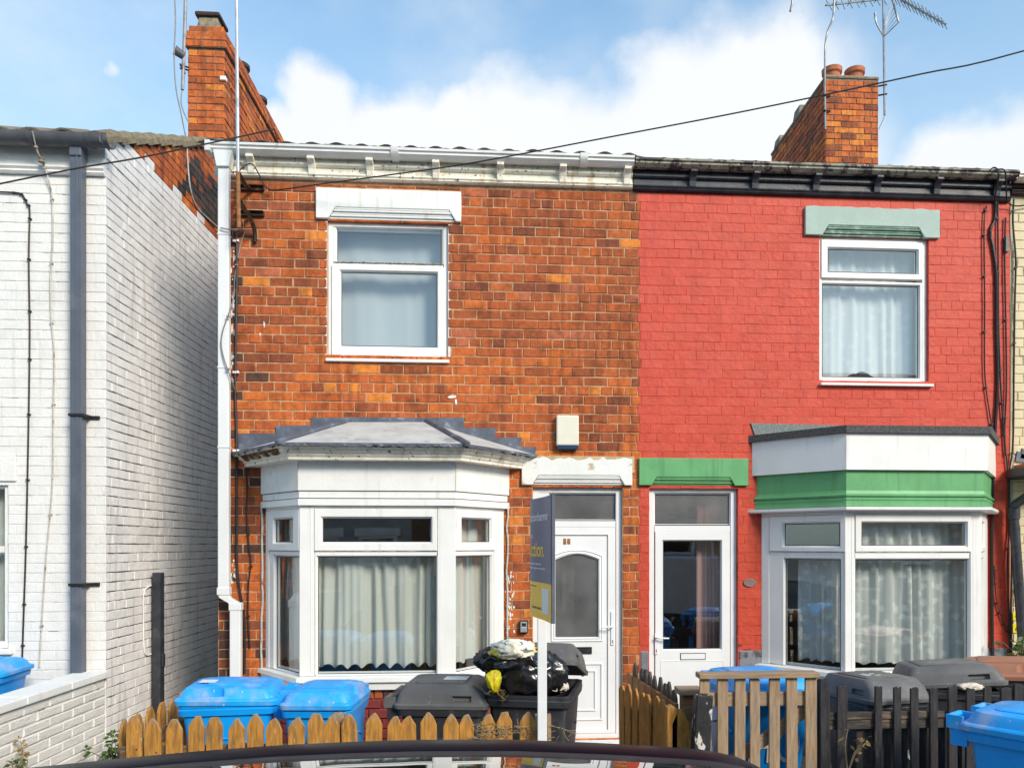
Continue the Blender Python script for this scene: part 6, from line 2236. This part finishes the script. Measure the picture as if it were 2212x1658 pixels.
tag(m.build('insulator', m_stone, None, smooth=True, origin=c_), 'small grubby insulator hanging under the white house gutter', 'insulator')
ow = [('black cable down the sooty left edge of the orange brick wall', [(511, 500), (512, 560), (510, 700), (508, 830), (511, 930), (511, 1010), (512, 1120), (513, 1240), (528, 1340), (528, 1452)], .011, m_cable),
      ('thin grey wire bowed across the white downpipe', [(476, 492), (500, 496), (528, 497), (519, 530), (507, 600), (505, 640), (495, 675), (480, 720), (480, 760), (500, 820), (508, 845)], .006, m_cable_g),
      ('thin dark wire curving down brickwork left of the orange house bay', [(531, 1010), (534, 1060), (533, 1110), (538, 1180), (542, 1215), (537, 1260), (536, 1330), (540, 1400)], .007, m_cable)]
for lab, pts, r_, mt in ow:
    cable(lab, [P(u, v, YF - (.15 if (u < 505 and 'bowed' in lab) else .02)) for u, v in pts], r_, mt, clips=4)
cable('white sealant bead running down the left edge of the orange house bay', [P(566 + R.uniform(-2, 2), v, YF - .012) for v in range(1090, 1460, 24)], .010, m_cable_w, 'sealant', cat='sealant')
cable('white sealant bead running down the right edge of the orange house bay', [P(1096 + R.uniform(-2, 2), v, YF - .012) for v in range(1090, 1400, 24)], .009, m_cable_w, 'sealant', cat='sealant')
rw = [('single clipped cable left of the cable bundle on red wall', [(2131, 445), (2126, 480), (2126, 560), (2127, 660), (2127, 800), (2136, 880), (2150, 960)], .007, m_cable),
      ('thick black cable bundle down the right side of red wall', [(2150, 430), (2150, 470), (2139, 500), (2146, 540), (2152, 600), (2153, 720), (2155, 830), (2150, 930), (2147, 1010), (2143, 1100), (2143, 1250), (2144, 1400), (2146, 1440)], .014, m_cable),
      ('looping cable close beside the thick bundle on red wall', [(2155, 430), (2156, 560), (2157, 700), (2161, 820), (2166, 900), (2172, 985)], .008, m_cable),
      ('thin cable at the red house right edge', [(2172, 470), (2170, 560), (2172, 660), (2174, 830), (2170, 940), (2176, 1010), (2180, 1130), (2176, 1220), (2180, 1330), (2181, 1430)], .008, m_cable),
      ('black cable on the cream house edge beside its drainpipe', [(2190, 430), (2188, 480), (2194, 560), (2192, 660), (2190, 800), (2188, 960), (2180, 1030), (2185, 1180), (2184, 1320), (2185, 1420)], .009, m_cable),
      ('slack thin wire curving low across the red wall corner', [(2147, 1220), (2152, 1290), (2166, 1340), (2180, 1370)], .006, m_cable)]
for lab, pts, r_, mt in rw:
    cable(lab, [cw(u, v, .02) for u, v in pts], r_, mt, clips=6)
cable('loop of wire hooked over the gutter joint above the cable bundle', [P(2148, 432, YF - .06), P(2153, 405, YF - .16), P(2157, 380, YF - .27), P(2155, 366, YF - .26), P(2146, 362, YF - .22), P(2138, 368, YF - .25)], .007, m_cable)
cable('tangle of wire crossing from red house to cream house under the eaves', [P(2140, 372, YF - .25), P(2170, 368, YF - .26), P(2174, 420, YF - .12), P(2180, 440, YF - .05), P(2200, 445, YF - .04), P(2230, 440, YF - .04)], .007, m_cable)
m = MB(FO, FA, FN)
a = prect(2170, 512, 2178, 545, .02)
m.box(a[0], a[1], .002, .04, a[2], a[3])
tag(m.build('junction_box', m_slate_gutter, None, bevel=.005, origin=P(2174, 528, YF)), 'small dark junction box on the red house right edge', 'junction box')
cable('painted over cable across the dim end of the alley gable', [PX(u, v, XG + .012) for u, v in ((335, 1262), (312, 1275), (310, 1330), (311, 1400), (318, 1414), (330, 1410))], .008, m_gable_brick)
cable('painted cable running on along the gable to the downpipe', [PX(u, v, XG + .012) for u, v in ((362, 1259), (400, 1256), (440, 1254), (472, 1254))], .008, m_gable_brick)
cable('pale wire trailing down the bare brick part of the gable', [PX(u, v, XG + .014) for u, v in ((404, 318), (407, 370), (412, 410), (424, 445), (445, 468), (472, 492))], .009, m_cable_w)

# ------------------------------------------------------------------ plants and dry litter
def plant(name, label, base, h, spread, nleaf, size, mat, stem_mat, seed, nst=5, cat='plant', lean=(0, 0)):
    rng = random.Random(seed)
    t = thing(name, label, cat, base)
    ms, ml = MB(), MB()
    for s in range(nst):
        tip = Vector((rng.gauss(0, spread) + lean[0], rng.gauss(0, spread * .6) + lean[1], h * rng.uniform(.55, 1)))
        mid = tip * .5 + Vector((rng.gauss(0, spread * .3), rng.gauss(0, spread * .3), h * .1))
        path = smooth_path([Vector((rng.gauss(0, .02), rng.gauss(0, .02), 0)), mid, tip], 4)
        ms.tube(path, .005, 5, r2=.002)
        for k in range(nleaf // nst):
            p = path[min(len(path) - 1, int(len(path) * rng.uniform(.25, 1)))]
            d = Vector((rng.gauss(0, 1), rng.gauss(0, 1), rng.uniform(-.3, .9))).normalized()
            q = d.cross(Vector((rng.gauss(0, 1), rng.gauss(0, 1), rng.gauss(0, 1)))).normalized()
            l, w_ = size * rng.uniform(.6, 1.2), size * rng.uniform(.25, .45)
            c = p + d * size * .3
            ml.quad(c, c + d * l * .5 + q * w_ - Z * .1 * l, c + d * l - Z * .25 * l, c + d * l * .5 - q * w_ - Z * .1 * l)
    ms.build('stem', stem_mat, t, local=True)
    lf_ = ml.build('foliage', mat, t, local=True)
    return t
b_ = PX(236, 1640, XG + .25)
plant('weed', 'clump of green weeds at the corner of picket fence and gable', (b_.x, b_.y, max(0.0, b_.z - .05)), .24, .13, 150, .06, m_leaf, m_leaf, 2, 12, lean=(.02, 0))
pw_ = PX(40, 1658, XG + .06)
plant('weed', 'straggly dry weed growing up the white garden wall', (pw_.x + .03, pw_.y, pw_.z - .12), .40, .05, 46, .035, m_leaf_dry, m_stem_dry, 3, 5)
pw_ = PX(30, 1665, XG + .06)
plant('weed', 'small yellowish green weed at the foot of white garden wall', (pw_.x + .03, pw_.y - .05, pw_.z - .05), .16, .05, 46, .04, m_leaf, m_stem_dry, 13, 5)
plant('shrub', 'leafy climber at the foot of the cream house drainpipe', P(2200, 1455, YF - .35), .42, .10, 90, .07, m_leaf, m_stem_dry, 4, 7)
plant('dead_stalk', 'bent dead stalk with dry seed heads against the black fence', (P(1832, 1660, 4.80).x, 4.80, P(1832, 1660, 4.80).z - .02), .30, .06, 22, .05, m_leaf_dry, m_stem_dry, 6, 4, lean=(.05, 0))
rng = random.Random(77)
m = MB()
for k in range(110):
    u = rng.choice([rng.gauss(1168, 30), rng.gauss(1090, 22), rng.gauss(1060, 20)])
    c = P(u, rng.uniform(1566, 1596), YFence - .03)
    d = Vector((rng.gauss(0, 1), rng.gauss(0, .3), rng.gauss(0, .6))).normalized() * rng.uniform(.012, .05)
    m.tube([c - d, c + Vector((rng.gauss(0, .01), 0, rng.gauss(0, .012))), c + d], .0018, 4)
tag(m.build('dry_twigs', m_stem_dry, None, origin=P(1130, 1585, YFence - .03)), 'tangled dry twigs caught along the front picket fence', 'twigs')

# ------------------------------------------------------------------ parked car, its roof along the bottom edge
car = thing('parked_car', 'black parked car whose glossy roof edge crosses the bottom', 'car', (-.35, 1.25, -.10))
edge = [(27, 1658), (150, 1646), (285, 1632), (450, 1617), (619, 1605), (770, 1598), (918, 1594), (1105, 1593.5), (1296, 1601), (1420, 1608), (1516, 1615), (1582, 1628), (1648, 1657)]
YE = 2.06
prof_top = [P(u, v, YE) for u, v in edge]
xs = [-2.35, -2.2, -1.85] + [p.x for p in prof_top] + [1.1, 1.5, 2.0, 2.25]
zs = [.78, .98, 1.24] + [p.z for p in prof_top] + [1.12, .90, .80, .62]
def roof_z(x):
    for i in range(len(xs) - 1):
        if xs[i] <= x <= xs[i + 1]:
            return zs[i] + (zs[i + 1] - zs[i]) * (x - xs[i]) / (xs[i + 1] - xs[i])
    return zs[-1]
YCc = 1.22                                            # centre line of the car
def half(y): return y
sect = []
NX = 60
def prof_y(z_edge, k):
    return k
stations = [xs[0] + (xs[-1] - xs[0]) * i / NX for i in range(NX + 1)]
# lower body
m = MB()
loops = []
for x in stations:
    sh = min(.98, roof_z(x) - .02)
    taper = 1 - .16 * max(0, (abs(x + .05) - 1.7) / .6) ** 2
    hw = .90 * taper
    loops.append([Vector((x, YCc + s * w_ * taper, z_)) for s, w_, z_ in ((-1, .80, .10), (-1, .89, .28), (-1, .90, .60), (-1, .86, sh), (1, .86, sh), (1, .90, .60), (1, .89, .28), (1, .80, .10))])
m.loft(loops)
body = m.build('body', m_car_black, car, smooth=True, angle=40)
# glasshouse sides and the roof skin from the drip rail inwards
x_in = [x for x in stations if -2.0 < x < 1.35]
def skin(name, offs, mat, x0, x1, n=64):
    """strip along the roof: offs = list of (distance in from the far edge, height over it)"""
    m = MB()
    rows = []
    for i in range(n + 1):
        x = x0 + (x1 - x0) * i / n
        z_ = roof_z(x)
        rows.append([Vector((x, YE - a, z_ + b)) for a, b in offs])
    m.loft(rows, False, False)
    rows2 = [[Vector((p.x, p.y, p.z - .012)) for p in r_] for r_ in rows]
    m.loft(rows2, False, False)
    return m.build(name, mat, car, smooth=True, angle=50)
hw_e = YE - YCc
full = [(-.14, -.52), (-.07, -.22), (-.012, -.035), (.0, -.004), (.012, .0), (.06, .0035), (.125, .006), (.138, .001)]
skin('roof_rail', full, m_car_black, -1.95, 1.3)
skin('roof_trim', [(.138, .001), (.142, .0045), (.19, .009), (.228, .013), (.232, .010)], m_trim, -1.8, .72)
cr = [(.232, .010), (.234, .0145), (.28, .0195), (.36, .027), (.46, .034), (.62, .039), (hw_e, .041), (2 * hw_e - .46, .034), (2 * hw_e - .28, .0195), (2 * hw_e - .234, .0145)]
m_roofglass = M('dark_roof_glass', (0.006, 0.007, 0.008), 0.015, 0.02, 2, spec=1.0, coat=1.0)
for nd in m_roofglass.node_tree.nodes:
    if nd.type == 'BSDF_PRINCIPLED':
        nd.inputs['IOR'].default_value = 1.75
        nd.inputs['Coat Roughness'].default_value = 0.0
skin('roof_glass', cr, m_roofglass, -.66, .50)
skin('roof_panel', cr, m_car_black, -1.8, -.664)
skin('roof_panel', cr, m_car_black, .504, .72)
skin('roof_rail', [(2 * hw_e - a, b) for a, b in full], m_car_black, -1.95, 1.3)
skin('roof_trim', [(2 * hw_e - a, b) for a, b in [(.138, .001), (.142, .0045), (.19, .009), (.232, .010)]], m_trim, -1.8, .72)
m = MB()
m.loft([[Vector((.72, YCc - .66, roof_z(.72))), Vector((.72, YCc + .66, roof_z(.72)))], [Vector((1.32, YCc - .72, roof_z(1.32) - .01)), Vector((1.32, YCc + .72, roof_z(1.32) - .01))]], False, False)
m.build('windscreen', m_roofglass, car)
for sx in (-1, 1):
    for cx in (-1.45, 1.35):
        m = MB()
        m.loft([[Vector((cx + r_ * cos(2 * pi * k / 24), YCc + sx * y_, .22 + r_ * sin(2 * pi * k / 24))) for k in range(24)] for y_, r_ in ((.70, .20), (.70, .31), (.72, .325), (.89, .325), (.915, .31), (.915, .21), (.90, .20))])
        w_ = m.build('wheel', m_rubber, car, smooth=True, angle=40)
        m = MB()
        m.loft([[Vector((cx + r_ * cos(2 * pi * k / 20), YCc + sx * y_, .22 + r_ * sin(2 * pi * k / 20))) for k in range(20)] for y_, r_ in ((.88, .205), (.912, .19), (.905, .06), (.915, .05))])
        m.build('rim', m_steel, w_, smooth=True, angle=40)

# white van across the street, seen in the red house door glass
van = thing('parked_van', 'white panel van across the street mirrored in the door glass', 'van', (5.2, -2.3, -.1))
m_van = M('white_van_paint', (0.72, 0.72, 0.72), 0.25, 0.03, 3, coat=0.5)
m = MB()
vp = [(-1.9, .25), (1.95, .25), (2.1, .55), (2.05, .9), (1.35, 1.08), (.85, 1.72), (.4, 1.83), (-1.85, 1.83), (-1.92, 1.2)]
lo_ = []
for y_, k in ((-.86, .97), (-.80, 1.0), (.80, 1.0), (.86, .97)):
    lo_.append([Vector((x * (1 if abs(y_) < .82 else .985), y_, .25 + (z_ - .25) * (1 if abs(y_) < .82 else .96))) for x, z_ in vp])
m.loft(lo_)
vb = m.build('body', m_van, van, smooth=True, local=True, angle=30)
m = MB()
m.prism([(-.1 + .0, 0)] * 0 + [(.1, 1.15), (1.15, 1.12), (.78, 1.62), (.1, 1.66)], -.865, -.85)
m.prism([(.1, 1.15), (1.15, 1.12), (.78, 1.62), (.1, 1.66)], .85, .865)
m.build('side_window', m_roofglass, van, local=True)
m = MB()
m.box(-1.7, 1.2, -.872, -.855, .55, .63)
m.box(-1.7, 1.2, .855, .872, .55, .63)
m.build('rubbing_strip', m_trim, van, local=True)
for cx in (-1.2, 1.3):
    for sx in (-1, 1):
        m = MB()
        m.loft([[Vector((cx + r_ * cos(2 * pi * k / 24), sx * y_, .32 + r_ * sin(2 * pi * k / 24))) for k in range(24)] for y_, r_ in ((.66, .2), (.66, .31), (.87, .31), (.88, .2))])
        m.build('wheel', m_rubber, van, smooth=True, local=True)
